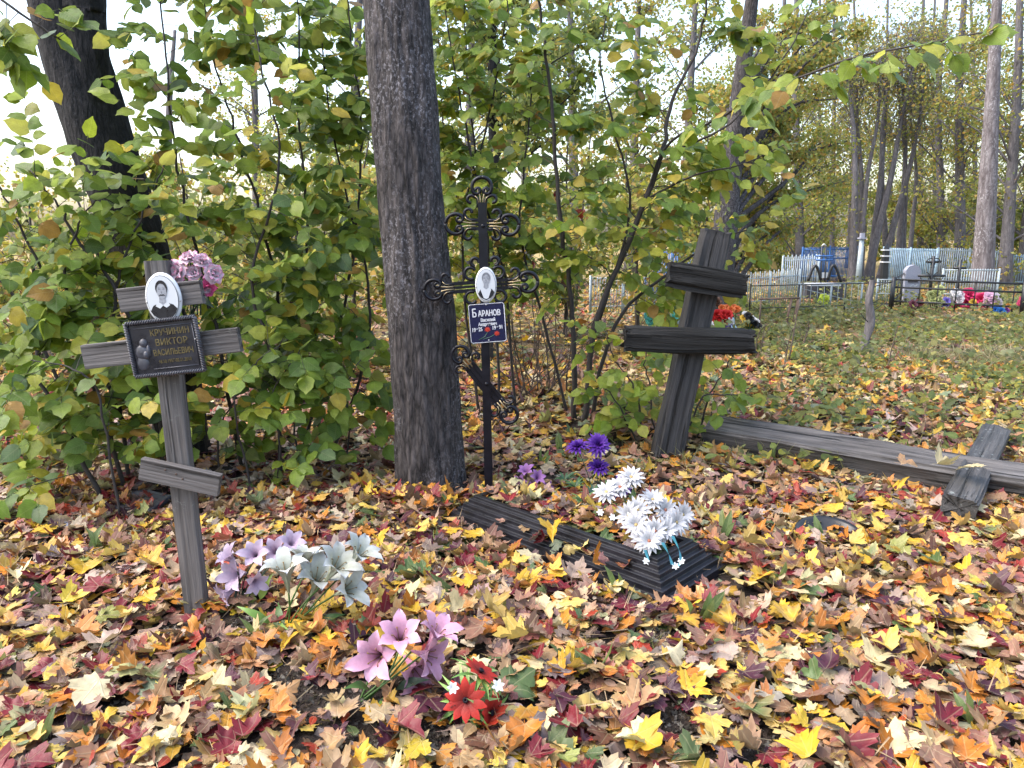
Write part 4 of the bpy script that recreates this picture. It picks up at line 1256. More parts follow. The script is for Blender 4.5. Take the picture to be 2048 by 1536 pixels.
def lily(parent, p, d, L, c0, c1, stam=True, name='lily'):
    """trumpet lily: six petals rising in a tube, then curling back"""
    f = thing(name, Vector(p) - base_of(parent), None, None); f.parent = parent
    D = Vector(d).normalized()
    off = random.uniform(0, 1)
    for k in range(6):
        _, o = around(D, k, 6, 1.0, off)
        s = D.cross(o)
        g = G(); vs, cs, fs = [], [], []
        rows = [(0, .04, .05), (.3, .065, .11), (.56, .11, .20), (.76, .19, .29), (.91, .33, .33), (.99, .49, .27), (1.0, .63, .12), (.95, .72, .008)]
        kk = random.uniform(.9, 1.08) * (1.0 if k % 2 else .92)
        for i, (a, r, w) in enumerate(rows):
            t = i / (len(rows) - 1)
            c = Vector(p) + D * a * L * kk + o * r * L * kk
            for q in (-1, 0, 1):
                rf = .03 * L * math.sin(i * 1.7 + q * 2 + k) * t
                vs.append(c + s * w * L * .62 * q + (D * .05 * L * t - o * .04 * L * (1 - t)) * abs(q) + D * rf)
                z = min(1, t * 1.05) if q else t * .7
                cs.append(tuple(c0[j] * (1 - z) + c1[j] * z for j in range(3)))
        for i in range(len(rows) - 1):
            for q in range(2):
                a = i * 3 + q; fs.append((a, a + 1, a + 4, a + 3))
        g.add(vs, fs, cs).build('petal', M['petal'], f)
    if stam:
        for k in range(5):
            v, o = around(D, k, 5, .22)
            e = Vector(p) + v * L * .85
            G().tube([Vector(p) + D * L * .3, e, e + o * .006], [.0012, .0012, .003], 4, (.22, .13, .04)).build('stamen', M['petal'], f)
    return f

# white lilies and lilac blooms at the foot of the wooden cross
def bouquet(name, px, py, label, group=None):
    p = on(px, py, .0)
    return thing(name, p, label, 'artificial flowers', group), p
def bp(px, py, b, dy=0.0): return at(px, py, b.y + dy)
GRN, GRD, GRL = (.06, .12, .03), (.028, .05, .03), (.14, .25, .05)

bq, b0 = bouquet('white_lily_bunch', 575, 1290, 'bunch of white artificial lilies on long green stems beside wooden cross')
WHT0, WHT1 = (.28, .30, .18), (.50, .52, .56)
for (px, py, dx, dy_, dz_, L) in [(578, 1185, -.05, -.1, 1, .135), (622, 1192, .35, -.25, .85, .145), (650, 1165, .55, -.2, .8, .135), (694, 1140, .6, -.1, .85, .125), (605, 1160, .1, .25, 1, .12), (668, 1190, .75, -.45, .5, .12)]:
    p = bp(px, py, b0, random.uniform(-.05, .05))
    D = Vector((dx, dy_, dz_)).normalized()
    lily(bq, p, D, L, WHT0, WHT1)
    stem(bq, b0 + Vector((random.gauss(0, .012), random.gauss(0, .012), -.02)), p + D * .01, .0035, GRN, .01)
for px, py, d, L in ((545, 1215, (-.6, -.3, .7), .15), (600, 1235, (.5, -.5, .55), .14), (560, 1225, (.1, -.6, .6), .13), (630, 1215, (.8, -.2, .6), .12), (566, 1230, (-.3, .4, .8), .13)):
    leafp(bq, bp(px, py + 35, b0), d, (0, -.7, .8), L, .032, GRL if px in (545, 560) else GRN, .7)

bq, b0 = bouquet('lilac_flower_bunch', 478, 1232, 'bunch of pale lilac artificial blooms with dark stems beside wooden cross')
LIL0, LIL1 = (.42, .28, .38), (.54, .45, .56)
for (px, py, d, L) in [(482, 1148, (-.35, -.85, .3), .085), (512, 1112, (.1, -.7, .6), .075), (552, 1106, (.1, -.7, .6), .07), (580, 1092, (.4, -.5, .7), .07), (466, 1122, (-.5, -.3, .8), .07), (506, 1160, (.6, -.7, .0), .065), (466, 1180, (-.6, -.6, -.2), .07)]:
    p = bp(px, py, b0, random.uniform(-.04, .04))
    lily(bq, p - Vector(d).normalized() * L * .5, d, L * 1.25, LIL0, LIL1, False)
    stem(bq, b0 + Vector((random.gauss(0, .01), random.gauss(0, .01), -.02)), p - Vector(d).normalized() * .012, .0028, GRD, .015)
leafp(bq, bp(468, 1225, b0), (-.5, -.4, .6), (0, -.8, .6), .12, .045, (.22, .32, .06), .9)
leafp(bq, bp(520, 1200, b0), (.3, -.3, .8), (0, -.9, .4), .12, .04, (.24, .33, .07), .8)
leafp(bq, bp(490, 1240, b0), (.3, -.6, .4), (0, -.6, .8), .09, .035, GRN, .8)

# pink lilies in the foreground
bq, b0 = bouquet('pink_lily_bunch', 712, 1432, 'bunch of pink artificial lilies leaning over the bare soil')
PK0, PK1 = (.42, .17, .26), (.58, .36, .49)
for (px, py, d, L) in [(758, 1312, (-.25, -.85, .35), .125), (800, 1278, (.1, -.5, .8), .115), (828, 1335, (.55, -.75, -.1), .13), (868, 1275, (.5, .0, .85), .12), (850, 1310, (.75, -.55, .1), .11)]:
    p = bp(px, py, b0, .02 + random.uniform(-.03, .05)) - Vector(d).normalized() * L * .55
    lily(bq, p, d, L, PK0, PK1)
    stem(bq, b0 + Vector((random.gauss(0, .014), random.gauss(0, .012), -.02)), p, .0035, GRN, .015)
for px, py, d, L, c in ((765, 1395, (.2, -.7, .1), .10, GRL), (820, 1385, (.8, -.4, .1), .12, GRN), (740, 1380, (-.2, -.5, .6), .12, GRN), (790, 1380, (.6, -.2, .5), .12, GRD), (750, 1400, (.5, -.6, .2), .12, GRD)):
    leafp(bq, bp(px, py, b0), d, (0, -.5, .85), L, .036, c, .6)

# red flowers with needle leaves
bq, b0 = bouquet('red_flower_bunch', 935, 1478, 'bunch of red artificial flowers with black centres and spiky green leaves')
RD0, RD1 = (.12, .008, .006), (.46, .025, .016)
for (px, py, d, L) in [(932, 1400, (-.1, -.85, .5), .068), (925, 1472, (-.15, -.9, .35), .07), (980, 1425, (.8, -.5, .2), .058), (960, 1345, (.5, .1, .8), .058)]:
    p = bp(px, py, b0, random.uniform(-.03, .03)); D = Vector(d).normalized()
    f = petal_flower(bq, p, d, 10, L, .030, 1.15, RD0, RD1, .35, -.2, 'red_flower')
    disc_c = G()
    for k in range(9):
        v, o = around(D, k, 9, .5)
        disc_c.tube([p, p + v * .014], [.0025, .004], 4, (.008, .006, .012))
    disc_c.build('flower_centre', M['petal'], f)
    for k in range(14):
        v, o = around(D, k, 14, 1.35 + random.gauss(0, .12), random.uniform(0, .4))
        leafp(bq, p - D * .012, v, D, random.uniform(.085, .118), .015, random.choice(((.20, .34, .08), (.13, .26, .06), (.30, .42, .14))), .4, 'needle_leaf')
    stem(bq, b0 + Vector((random.gauss(0, .01), random.gauss(0, .01), -.02)), p - D * .01, .003, GRN, .01)
for px, py in ((995, 1372), (905, 1376)):
    p = bp(px, py, b0, -.02)
    joined_flower(bq, p, (.3, -.6, .6), [(6, .022, .012, 1.1, (.6, .62, .62), (.68, .7, .72), .3, 0)], 'small_white_flower')

# pink and white carnations tied behind the upper bar of the wooden cross
root_c = wpt(385, 600, .03)
bq = thing('carnation_bunch', root_c, 'pink and white ruffled carnations tucked behind bar of the grey cross', 'artificial flowers')
CW, CP = (.62, .52, .58), (.60, .10, .27)
for (px, py, d, s) in [(356, 545, (-.3, -.9, .2), .9), (378, 518, (-.1, -.6, .8), .72), (404, 524, (.4, -.6, .7), .7), (426, 548, (.7, -.6, .2), .8), (412, 576, (.5, -.7, -.4), .7), (388, 546, (.1, -.9, .3), .62)]:
    p = at(px, py, YW + .05)
    pink = (px, py) == (412, 576)
    joined_flower(bq, p, d, [(7, .058 * s, .05 * s, 1.25, CP if pink else CW, CP, .3, 0), (7, .050 * s, .045 * s, .8, CP if pink else CW, CP, .2, 0), (5, .042 * s, .04 * s, .35, CW, CP, .1, 0)], 'carnation', ruf=.16, cp=6.0)
    stem(bq, root_c + Vector((random.gauss(0, .01), .02, -.06)), p - Vector(d).normalized() * .01, .003, GRD, .01)
leafp(bq, at(400, 590, YW + .04), (.5, -.5, -.3), (0, -1, .3), .08, .03, GRD)

# ------------------------------------------------------------------ black iron cross with scrolls
ib = on(978, 1002)
YI = ib.y
ic = thing('iron_cross', ib, 'black wrought iron cross with bronze scrolls, oval portrait and blue plaque', 'grave cross')
def ip(px, py, dy=0.0): return at(px, py, YI + dy)
PXM = axis_depth(970, 600, YI) / FPX          # metres per photograph pixel at the cross
def rail(name, a, b, w, m=None, dy=0.0, parent=None, dep=.02):
    a, b = ip(*a, dy), ip(*b, dy); d = (b - a).normalized(); s = Vector((-d.z, 0, d.x)) * w / 2; y = Vector((0, dep / 2, 0))
    g = G().add([a - s - y, a + s - y, a + s + y, a - s + y, b - s - y, b + s - y, b + s + y, b - s + y], [(3,2,1,0),(4,5,6,7),(0,1,5,4),(1,2,6,5),(2,3,7,6),(3,0,4,7)])
    return g.build(name, m or M['iron'], parent or ic, smooth=False)

rail('post', (979, 1030), (964.5, 405), .048, dy=0, dep=.03)
def spiral(c, r0, r1, a0, a1, n=18):
    return [(c[0] + (r0 + (r1 - r0) * i / n) * math.cos(a0 + (a1 - a0) * i / n), c[1] + (r0 + (r1 - r0) * i / n) * math.sin(a0 + (a1 - a0) * i / n)) for i in range(n + 1)]
def scroll(pts2, r, m, parent, name='scroll', dy=-.004, flat=1.3):
    G().tube([ip(a, b, dy) for a, b in pts2], r, 6, flat=flat).build(name, m, parent)
def terminal(C, ax, r, parent, stub, gold=True):
    """C centre of the big loop (pixels of the photograph), ax unit vector outwards, stub half spacing of the bar rails"""
    ux, uy = ax; nx_, ny_ = -uy, ux
    def P(u, v): return (C[0] + ux * u + nx_ * v, C[1] + uy * u + ny_ * v)
    for sg in (-1, 1):
        loop = [P(r * math.cos(q), sg * r * math.sin(q)) for q in np.linspace(0, R(128), 14)]
        e = (r * math.cos(R(128)), r * math.sin(R(128)))
        cc = (e[0] + .30 * r * math.cos(R(-30)), e[1] - .30 * r)
        rs = math.hypot(e[0] - cc[0], e[1] - cc[1]); a0 = math.atan2(e[1] - cc[1], e[0] - cc[0])
        inner = [P(x, sg * y) for x, y in spiral(cc, rs, rs * .35, a0, a0 + R(330), 14)]
        scroll(loop + inner[1:], .0105, M['iron'], parent)
        # outward volute leaving the bar
        s0 = (-2.1 * r, stub); s1 = (-1.35 * r, stub * 1.02); s2 = (-.98 * r, stub + .35 * r)
        vc = (-1.32 * r, stub + .72 * r)
        rv = math.hypot(s2[0] - vc[0], s2[1] - vc[1]); av = math.atan2(s2[1] - vc[1], s2[0] - vc[0])
        vol = [s0, (-1.7 * r, stub), s1, (-1.1 * r, stub + .12 * r)] + spiral(vc, rv, rv * .55, av, av + R(235), 12)
        scroll([P(x, sg * y) for x, y in vol], .009, M['iron'], parent)
        if gold:
            gl = [(-2.0 * r, sg * stub * .35), (-1.3 * r, sg * stub * .35), (-.8 * r, sg * .22 * r), (-.45 * r, sg * .42 * r), (-.25 * r, sg * .40 * r), (-.3 * r, sg * .25 * r)]
            scroll([P(x, y) for x, y in gl], .0042, M['gold'], parent, 'bronze_scroll', -.010)
            gl = [(-1.6 * r, sg * stub * .8), (-1.15 * r, sg * (stub + .05 * r)), (-.92 * r, sg * (stub + .3 * r))]
            scroll([P(x, y) for x, y in gl], .0028, M['gold'], parent, 'bronze_scroll', -.012)
def bar(name, a, b, half, n, r):
    """rails from a to b with scrolled ends"""
    root = thing(name, Vector((0, 0, 0)), None, None); root.parent = ic
    dx, dy_ = b[0] - a[0], b[1] - a[1]; L = math.hypot(dx, dy_); ux, uy = dx / L, dy_ / L
    for k in range(n):
        v = (k / (n - 1) - .5) * 2 * half if n > 1 else 0
        rail('rail', (a[0] - uy * v + ux * r * 1.6, a[1] + ux * v + uy * r * 1.6), (b[0] - uy * v - ux * r * 1.6, b[1] + ux * v - uy * r * 1.6), .019 if k % 2 == 0 else .014, M['iron'], -.006 if k % 2 == 0 else 0, root, .014)
    terminal(b, (ux, uy), r, root, half)
    terminal(a, (-ux, -uy), r, root, half)
    return root
bar('upper_bar', (911, 448), (1018, 450), 8.5, 3, 20)
bar('main_bar', (868, 579), (1056, 564), 8.0, 3, 19.5)
bar('foot_bar', (921, 709), (1018, 829), 9.0, 5, 17)
# finial on top
fr = thing('finial', Vector((0, 0, 0)), None, None); fr.parent = ic
terminal((963.5, 374), (0, -1), 19.5, fr, 7.5)
# corner scrolls round the crossing
cr = thing('corner_scrolls', Vector((0, 0, 0)), None, None); cr.parent = ic
for (cx, cy, rr, a0, a1) in [(941, 546, 13, R(60), R(330)), (996, 544, 13, R(120), R(-150)), (950, 524, 9, R(90), R(380)), (989, 522, 9, R(90), R(-200)), (943, 596, 13, R(-60), R(-330)), (1000, 593, 13, R(-120), R(150))]:
    scroll(spiral((cx, cy), rr, rr * .8, a0, a1, 20), .0095, M['iron'], cr)
    scroll(spiral((cx, cy), rr * .5, rr * .3, a0 + .5, a1 - .4, 12), .0028, M['gold'], cr, 'bronze_scroll')
# hook on the slanted bar's upper end
scroll([(944, 722), (952, 716), (950, 708), (943, 706)], .0035, M['iron'], cr, 'hook')
for q in ((966, 452), (972, 572), (973, 768)):
    disc(facing(ip(*q, -.02)), .011, .011, 0, 14, .005).build('rivet', M['iron'], ic)
mw = facing(ip(972, 570, -.034), yaw=R(3), roll=R(-1))
portrait(ic, mw, .060, .099, False)
# blue plaque
mw = facing(ip(975, 646, -.034), yaw=R(3), roll=R(-4))
hw, hh = .103, .112
def rrect(hw, hh, r, n=6):
    o = []
    for cx, cz, a in ((hw - r, hh - r, 0), (-hw + r, hh - r, 90), (-hw + r, -hh + r, 180), (hw - r, -hh + r, 270)):
        o += [(cx + r * math.cos(R(a + 90 * i / n)), cz + r * math.sin(R(a + 90 * i / n))) for i in range(n + 1)]
    return o
def plate(name, hw, hh, r, y0, y1, m, parent, mw):
    o = rrect(hw, hh, r); n = len(o)
    g = G().add(flat_poly(o, mw, y0) + flat_poly(o, mw, y1), [tuple(range(n)), tuple(reversed(range(n, 2 * n)))] + [(i, n + i, n + (i + 1) % n, (i + 1) % n) for i in range(n)])
    return g.build(name, m, parent, smooth=False)
plq = plate('name_plaque', hw, hh, .014, -.002, .004, M['navy'], ic, mw)
plq['label'] = 'dark blue enamel plaque with white border, name, dates and printed carnations'
o1 = rrect(hw - .004, hh - .004, .012); G().tube([mw @ Vector((a, -.0025, b)) for a, b in o1 + o1[:1]], .0016, 5).build('border_line', M['letter_white'], plq)
def T(body, x, z, size, sx, bold): text_part(body, mw @ Matrix.Translation((x, 0, z)), size, M['letter_white'], plq, sx, bold, depth=-.0026)
T('Б', -.070, .058, .066, .66, .0012)
T('АРАНОВ', .014, .054, .046, .66, .0013)
T('Василий', .004, .0175, .026, .78, .0009)
T('Андреевич', .0, -.0055, .025, .78, .0009)
T('19', -.080, -.035, .031, .72, .0009); T('25', -.042, -.033, .031, .72, .0009)
T('19', .034, -.030, .031, .72, .0009); T('91', .074, -.028, .031, .72, .0009)
text_part('21/IX', mw @ Matrix.Translation((-.061, 0, -.029)), .009, M['letter_white'], plq, .8, .0003, depth=-.0026)
text_part('3/II', mw @ Matrix.Translation((.053, 0, -.025)), .009, M['letter_white'], plq, .8, .0003, depth=-.0026)
def carn(cx, cz, r):
    g = G(); n = 22
    pts = [(cx + r * (1 + .28 * (-1) ** i) * math.cos(2 * PI * i / n), cz + r * (1 + .28 * (-1) ** i) * math.sin(2 * PI * i / n) * .9) for i in range(n)]
    g.add(flat_poly(pts, mw, -.0030) + [mw @ Vector((cx, -.0034, cz))], [(i, (i + 1) % n, n) for i in range(n)])
    g.build('printed_carnation', M['carnation'], plq, smooth=False)
G().tube([mw @ Vector((x, -.0024, z)) for x, z in ((-.055, -.092), (-.02, -.075), (.0, -.045))], .002, 4, flat=.3).build('printed_stem', M['print_green'], plq)
G().tube([mw @ Vector((x, -.0024, z)) for x, z in ((-.03, -.09), (.01, -.08), (.045, -.062))], .002, 4, flat=.3).build('printed_stem', M['print_green'], plq)
carn(-.003, -.036, .015); carn(.048, -.062, .014)
for z in (.104, -.098): disc(mw @ Matrix.Translation((0, -.003, z)), .0045, .0045, 0, 10, .003).build('screw', M['screw'], plq)

# ------------------------------------------------------------------ log cross and fallen cross
lb = on(1330, 912)
YL = lb.y
lc_ = thing('log_cross', lb, 'tilted blackened log cross with two crossbars standing among fallen leaves', 'grave cross')
A = at(1322, 940, YL); A.z = lb.z - .15
beam('post', A, at(1432, 462, YL + .05), .19, .16, M['wood_log'], lc_, rough=.016, round_=.26, ragged=.03, seed=5, taper=.97)
beam('upper_bar', at(1336, 547, YL - .08), at(1490, 573, YL - .10), .155, .12, M['wood_bar'], lc_, rough=.018, round_=.42, ragged=.05, seed=12)
beam('main_bar', at(1250, 677, YL - .10), at(1504, 684, YL - .12), .165, .13, M['wood_bar'], lc_, rough=.018, round_=.42, ragged=.055, seed=31)

fa, fb = on(1418, 893, .10), on(2260, 1052, .10)
fc = thing('fallen_cross', on(1418, 893), 'fallen weathered beam cross lying on the leaves with short lichen crossbar', 'grave cross')
d = (fb - fa).normalized()
beam('long_beam', fa, fb, .215, .19, M['wood_fallen'], fc, front=Vector((0, -.45, .9)), rough=.018, round_=.22, ragged=.05, seed=41)
q0 = on(1912, 1058, .10); q1 = on(1984, 918, .19)
beam('crossbar', q0, q1, .165, .13, M['wood_lichen'], fc, front=Vector((0, -.2, 1)), rough=.014, round_=.22, ragged=.04, seed=52)

# ------------------------------------------------------------------ stepped black grave border
sb = SLAB_A.copy(); sb.z = float(hgt(sb.x, sb.y))
gs = thing('grave_border', sb, 'black stepped grave border running from the iron cross towards the viewer', 'grave border')
steps = [(0.0, .02), (0.0, .155), (.030, .155), (.030, .137), (.050, .137), (.050, .112), (.072, .112), (.072, .088), (.094, .088), (.094, .062), (.118, .062), (.118, .034), (.145, .034), (.145, -.06)]
zb = float(hgt((SLAB_A.x + SLAB_B.x) / 2, (SLAB_A.y + SLAB_B.y) / 2)) - .005
IW, u0, u1 = .122, .09, SLAB_LEN - .12
def sp(u, w, z): return SLAB_A + sl_dir * u + sl_perp * w + Vector((0, 0, zb + z))
corner = [(u0, -IW, -1, -1), (u1, -IW, 1, -1), (u1, IW, 1, 1), (u0, IW, -1, 1)]
for k in range(4):
    a, b = corner[k], corner[(k + 1) % 4]
    g = G(); n = len(steps); v = []
    for (o, z) in steps: v.append(sp(a[0] + a[2] * o, a[1] + a[3] * o, z))
    for (o, z) in steps: v.append(sp(b[0] + b[2] * o, b[1] + b[3] * o, z))
    g.add(v, [(i, i + 1, n + i + 1, n + i) for i in range(n - 1)])
    o_ = g.build('border_rail', M['slab'], gs, smooth=False)
    bv = o_.modifiers.new('edge', 'BEVEL'); bv.width = .003; bv.segments = 2; bv.limit_method = 'ANGLE'; bv.angle_limit = R(50)
g = G(); nu, nw = 40, 9; v = []
for i in range(nu + 1):
    for j in range(nw):
        u = u0 + .001 + (u1 - u0 - .002) * i / nu; w = (-IW + .001) + (2 * IW - .002) * j / (nw - 1)
        v.append(sp(u, w, .105 + .018 * noise.noise(Vector((u * 9, w * 9, 2)))))
g.add(v, [(i * nw + j, (i + 1) * nw + j, (i + 1) * nw + j + 1, i * nw + j + 1) for i in range(nu) for j in range(nw - 1)])
g.build('soil_fill', M['soil'], gs)
# leaves lying in and over the border
def lay(n, ulo, uhi, wlo, whi, zf, tilt, smin=.045, smax=.09):
    u = rng.uniform(ulo, uhi, n); w = rng.uniform(wlo, whi, n)
    T = np.array([tuple(sp(a, b, zf(a, b))) for a, b in zip(u, w)])
    c, e = colours(T[:, 0], T[:, 1], n)
    return batch(MAPLE, rng.integers(0, len(MAPLE), n), lie(n, tilt), T, rng.uniform(smin, smax, n), c, e)
bl = [lay(230, u0, u1 - .1, -IW + .02, IW + .05, lambda a, b: .12 + random.uniform(0, .05), .3),
      lay(130, u0 - .1, u1 + .06, IW + .02, IW + .2, lambda a, b: .13 - max(0, (b - IW)) * .5 + random.uniform(0, .03), .35),
      lay(60, -.15, u0, -IW, IW + .1, lambda a, b: .06 + random.uniform(0, .05), .35),
      lay(16, u0 + .2, u1, -IW - .12, -IW - .05, lambda a, b: .10, .5)]
tag(link('fallen_leaves_on_border', arrays_mesh('fallen_leaves_on_border', *join(bl), mats=[M['maple']])), 'fallen maple leaves filling the black grave border', 'fallen leaves', None, 'stuff')
def lone_leaf(p, k, s, sz, nrm, ang, label):
    c = PAL[k]; o = link('maple_leaf', single_mesh('maple_leaf', MAPLE[s], c, c * .92, random.random(), M['maple']))
    m3 = frames(np.array([[math.cos(ang), math.sin(ang), -.2]]), np.array([nrm]))[0]
    m4 = Matrix([[*(m3[i] * sz), 0] for i in range(3)] + [[0, 0, 0, 1]]); m4.translation = p; o.matrix_basis = m4
    tag(o, label, 'leaf')
lone_leaf(gp(1106, 1055, .16), 0, 2, .10, (-.2, -.6, .8), R(-95), 'single yellow maple leaf hanging over ribbed black border')
lone_leaf(gp(1184, 1125, .12), 3, 5, .10, (.4, -.7, .6), R(60), 'curled orange brown leaf resting on ribbed border edge')
lone_leaf(gp(1875, 928, .24), 2, 3, .12, (-.1, -.2, 1), R(20), 'cream maple leaf lying on the fallen beam')
lone_leaf(gp(1960, 935, .28), 2, 7, .13, (.2, -.2, 1), R(120), 'cream maple leaf lying on the lichen crossbar')
lone_leaf(gp(1803, 925, .24), 7, 8, .11, (.1, -.3, 1), R(10), 'small tan leaf lying midway along fallen beam')

# white daisies in the planter end, with ribbons
pb = sp(u1 - .13, .0, .1)
bq = thing('white_daisy_bouquet', pb, 'bouquet of white artificial daisies with turquoise ribbons in the grave border', 'artificial flowers')
DW0, DW1 = (.38, .38, .40), (.52, .52, .54)
DS = [(1298, 1082, .0, -.19), (1213, 985, -.2, .05), (1262, 955, .0, .1), (1240, 975, -.1, .08), (1275, 1020, -.1, .02), (1305, 1000, .1, .06), (1330, 1020, .3, .04), (1272, 1050, -.2, -.06), (1352, 1045, .4, -.02), (1310, 1062, .1, -.1), (1330, 1060, .2, -.08), (1258, 1030, -.4, 0), (1288, 1078, .0, -.14), (1365, 1030, .5, .03)]
for i, (px, py, dx, dy_) in enumerate(DS):
    p = at(px, py, pb.y + dy_ + .02)
    d = (dx, -.75 if py > 1010 else -.5, .45 if py > 1010 else .8)
    joined_flower(bq, p, d, [(14, .068, .019, 1.32, DW0, DW1, .25, .2), (12, .054, .017, .95, DW0, DW1, .2, .2)], 'daisy', (.010, (.45, .33, .14) if i % 3 else (.42, .16, .10), .008))
    stem(bq, pb + Vector((random.gauss(0, .015), random.gauss(0, .015), -.02)), p - Vector(d).normalized() * .008, .0028, GRN, .01)
for k in range(14):
    a = random.uniform(0, 2 * PI)
    leafp(bq, pb + Vector((random.gauss(0, .04), random.gauss(0, .03), random.uniform(.0, .12))), (math.cos(a), math.sin(a) - .5, random.uniform(0, .7)), (0, -.4, .9), random.uniform(.07, .11), .038, random.choice((GRN, GRD, (.05, .10, .035))), .6)
def ribbon(pts, w, m, parent):
    pts = smooth_pts(pts, 5); g = G(); v = []
    for i, p in enumerate(pts):
        q = Vector((math.cos(i * .35), -math.sin(i * .35) * .6, .1)) * w / 2
        v += [p - q, p + q]
    g.add(v, [(2*i, 2*i+1, 2*i+3, 2*i+2) for i in range(len(pts) - 1)]).build('ribbon', m, parent)
for P_ in ([(1290, 1100), (1300, 1130), (1304, 1160), (1312, 1182)], [(1345, 1072), (1358, 1100), (1361, 1125), (1350, 1135)], [(1325, 1085), (1338, 1110), (1345, 1130)]):
    ribbon([at(a, b, pb.y - .2) for a, b in P_], .014, M['ribbon'], bq)
for px, py in ((1292, 1122), (1312, 1185), (1350, 1132), (1362, 1122), (1225, 1035), (1200, 1025)):
    joined_flower(bq, at(px, py, pb.y - .2 if py > 1100 else pb.y - .05), (0, -.8, .5), [(6, .018, .010, 1.1, (.7, .72, .72), (.76, .77, .78), .3, 0)], 'small_white_flower')

# purple chrysanthemums behind the border
pp = on(1190, 1005)
bq = thing('purple_flower_bunch', pp, 'purple artificial chrysanthemums on wiry stems behind the grave border', 'artificial flowers')
V0, V1 = (.03, .008, .10), (.10, .022, .30)
for px, py, d, s in ((1156, 895, (-.2, -.25, .95), 1), (1196, 890, (.1, -.8, .6), 1.05), (1196, 935, (.0, -.35, .9), 1), (1245, 968, (.3, -.6, .6), .9), (1222, 992, (.1, -.7, .5), .8)):
    p = at(px, py, pp.y + .05)
    joined_flower(bq, p, d, [(16, .075 * s, .020, 1.35, V0, V1, .4, .3), (14, .066 * s, .019, 1.0, V0, V1, .3, .3), (12, .055 * s, .018, .65, V0, V1, .2, .3), (8, .042 * s, .016, .3, V0, V1, 0, .3)], 'chrysanthemum')
    D = Vector(d).normalized()
    for k in range(12):
        v, o = around(D, k, 12, 1.7)
        leafp(bq, p - D * .012, v, D, .06, .010, (.14, .22, .07), .5, 'needle_leaf')
    stem(bq, pp + Vector((random.gauss(0, .02), random.gauss(0, .02), -.01)), p - D * .01, .0025, GRD, .02)
for cx, cy in ((1150, 1000), (1185, 1020), (1215, 1010), (1130, 985), (1165, 1040)):
    c0 = on(cx, cy, .12)
    for k in range(16):
        a = random.uniform(0, 2 * PI)
        leafp(bq, c0, (math.cos(a), math.sin(a), random.uniform(.2, 1.4)), (0, -.3, 1), random.uniform(.06, .10), .014, random.choice(((.05, .12, .05), (.03, .07, .045), (.10, .17, .05))), .5, 'needle_leaf')

lp = on(1060, 992)
bq = thing('lilac_hydrangea', lp, 'lilac artificial bloom lying by the foot of the iron cross', 'artificial flowers')
for px, py, d in ((1045, 965, (-.4, -.8, .3)), (1072, 958, (.3, -.7, .6)), (1060, 978, (0, -.9, .2)), (1085, 975, (.6, -.7, .1)), (1052, 948, (-.1, -.5, .9)), (1035, 985, (-.6, -.7, 0))):
    p = at(px, py, lp.y)
    lily(bq, p - Vector(d).normalized() * .03, d, .078, (.24, .10, .25), (.34, .16, .40), False)
    stem(bq, lp - Vector((0, 0, .02)), p, .003, GRD, .01)

# ------------------------------------------------------------------ small things on the ground
sl = on(276, 1012, .02)
c_ = [on(225, 1018, .03), on(300, 1035, .06), on(345, 1008, .07), on(275, 985, .04)]
g = G().add([p for p in c_] + [p - Vector((0, 0, .03)) for p in c_], [(0, 1, 2, 3), (7, 6, 5, 4)] + [(i, 4 + i, 4 + (i + 1) % 4, (i + 1) % 4) for i in range(4)])
o = g.build('slate_slab', M['slate'], None, False, loc=sl); tag(o, 'dark slate slab lying tilted in the leaves behind wooden cross', 'slab')
bv = o.modifiers.new('edge', 'BEVEL'); bv.width = .006; bv.segments = 2
a, b = on(108, 1050, .03), on(142, 1062, .035)
g = G().tube([a, a.lerp(b, .5), b], [.022, .022, .021], 14); tag(g.build('metal_tube', M['granite'], None, loc=a), 'short grey blue tube lying in the leaf litter', 'tube')
# half buried black bowl
c0 = on(1655, 1078, .0); g = G(); v, n = [], 24
for i, (r, z) in enumerate([(.17, .055), (.165, .07), (.15, .06), (.12, .02), (.05, .0)]):
    v += [c0 + Vector((r * math.cos(2 * PI * j / n), r * .8 * math.sin(2 * PI * j / n), z + .03 * math.sin(2 * PI * j / n))) for j in range(n)]
g.add(v, [(i * n + j, i * n + (j + 1) % n, (i + 1) * n + (j + 1) % n, (i + 1) * n + j) for i in range(4) for j in range(n)] + [tuple(range(4 * n, 5 * n))])
tag(g.build('black_bowl', M['black_plastic'], None, loc=c0), 'black plastic bowl half buried among the leaves', 'bowl')
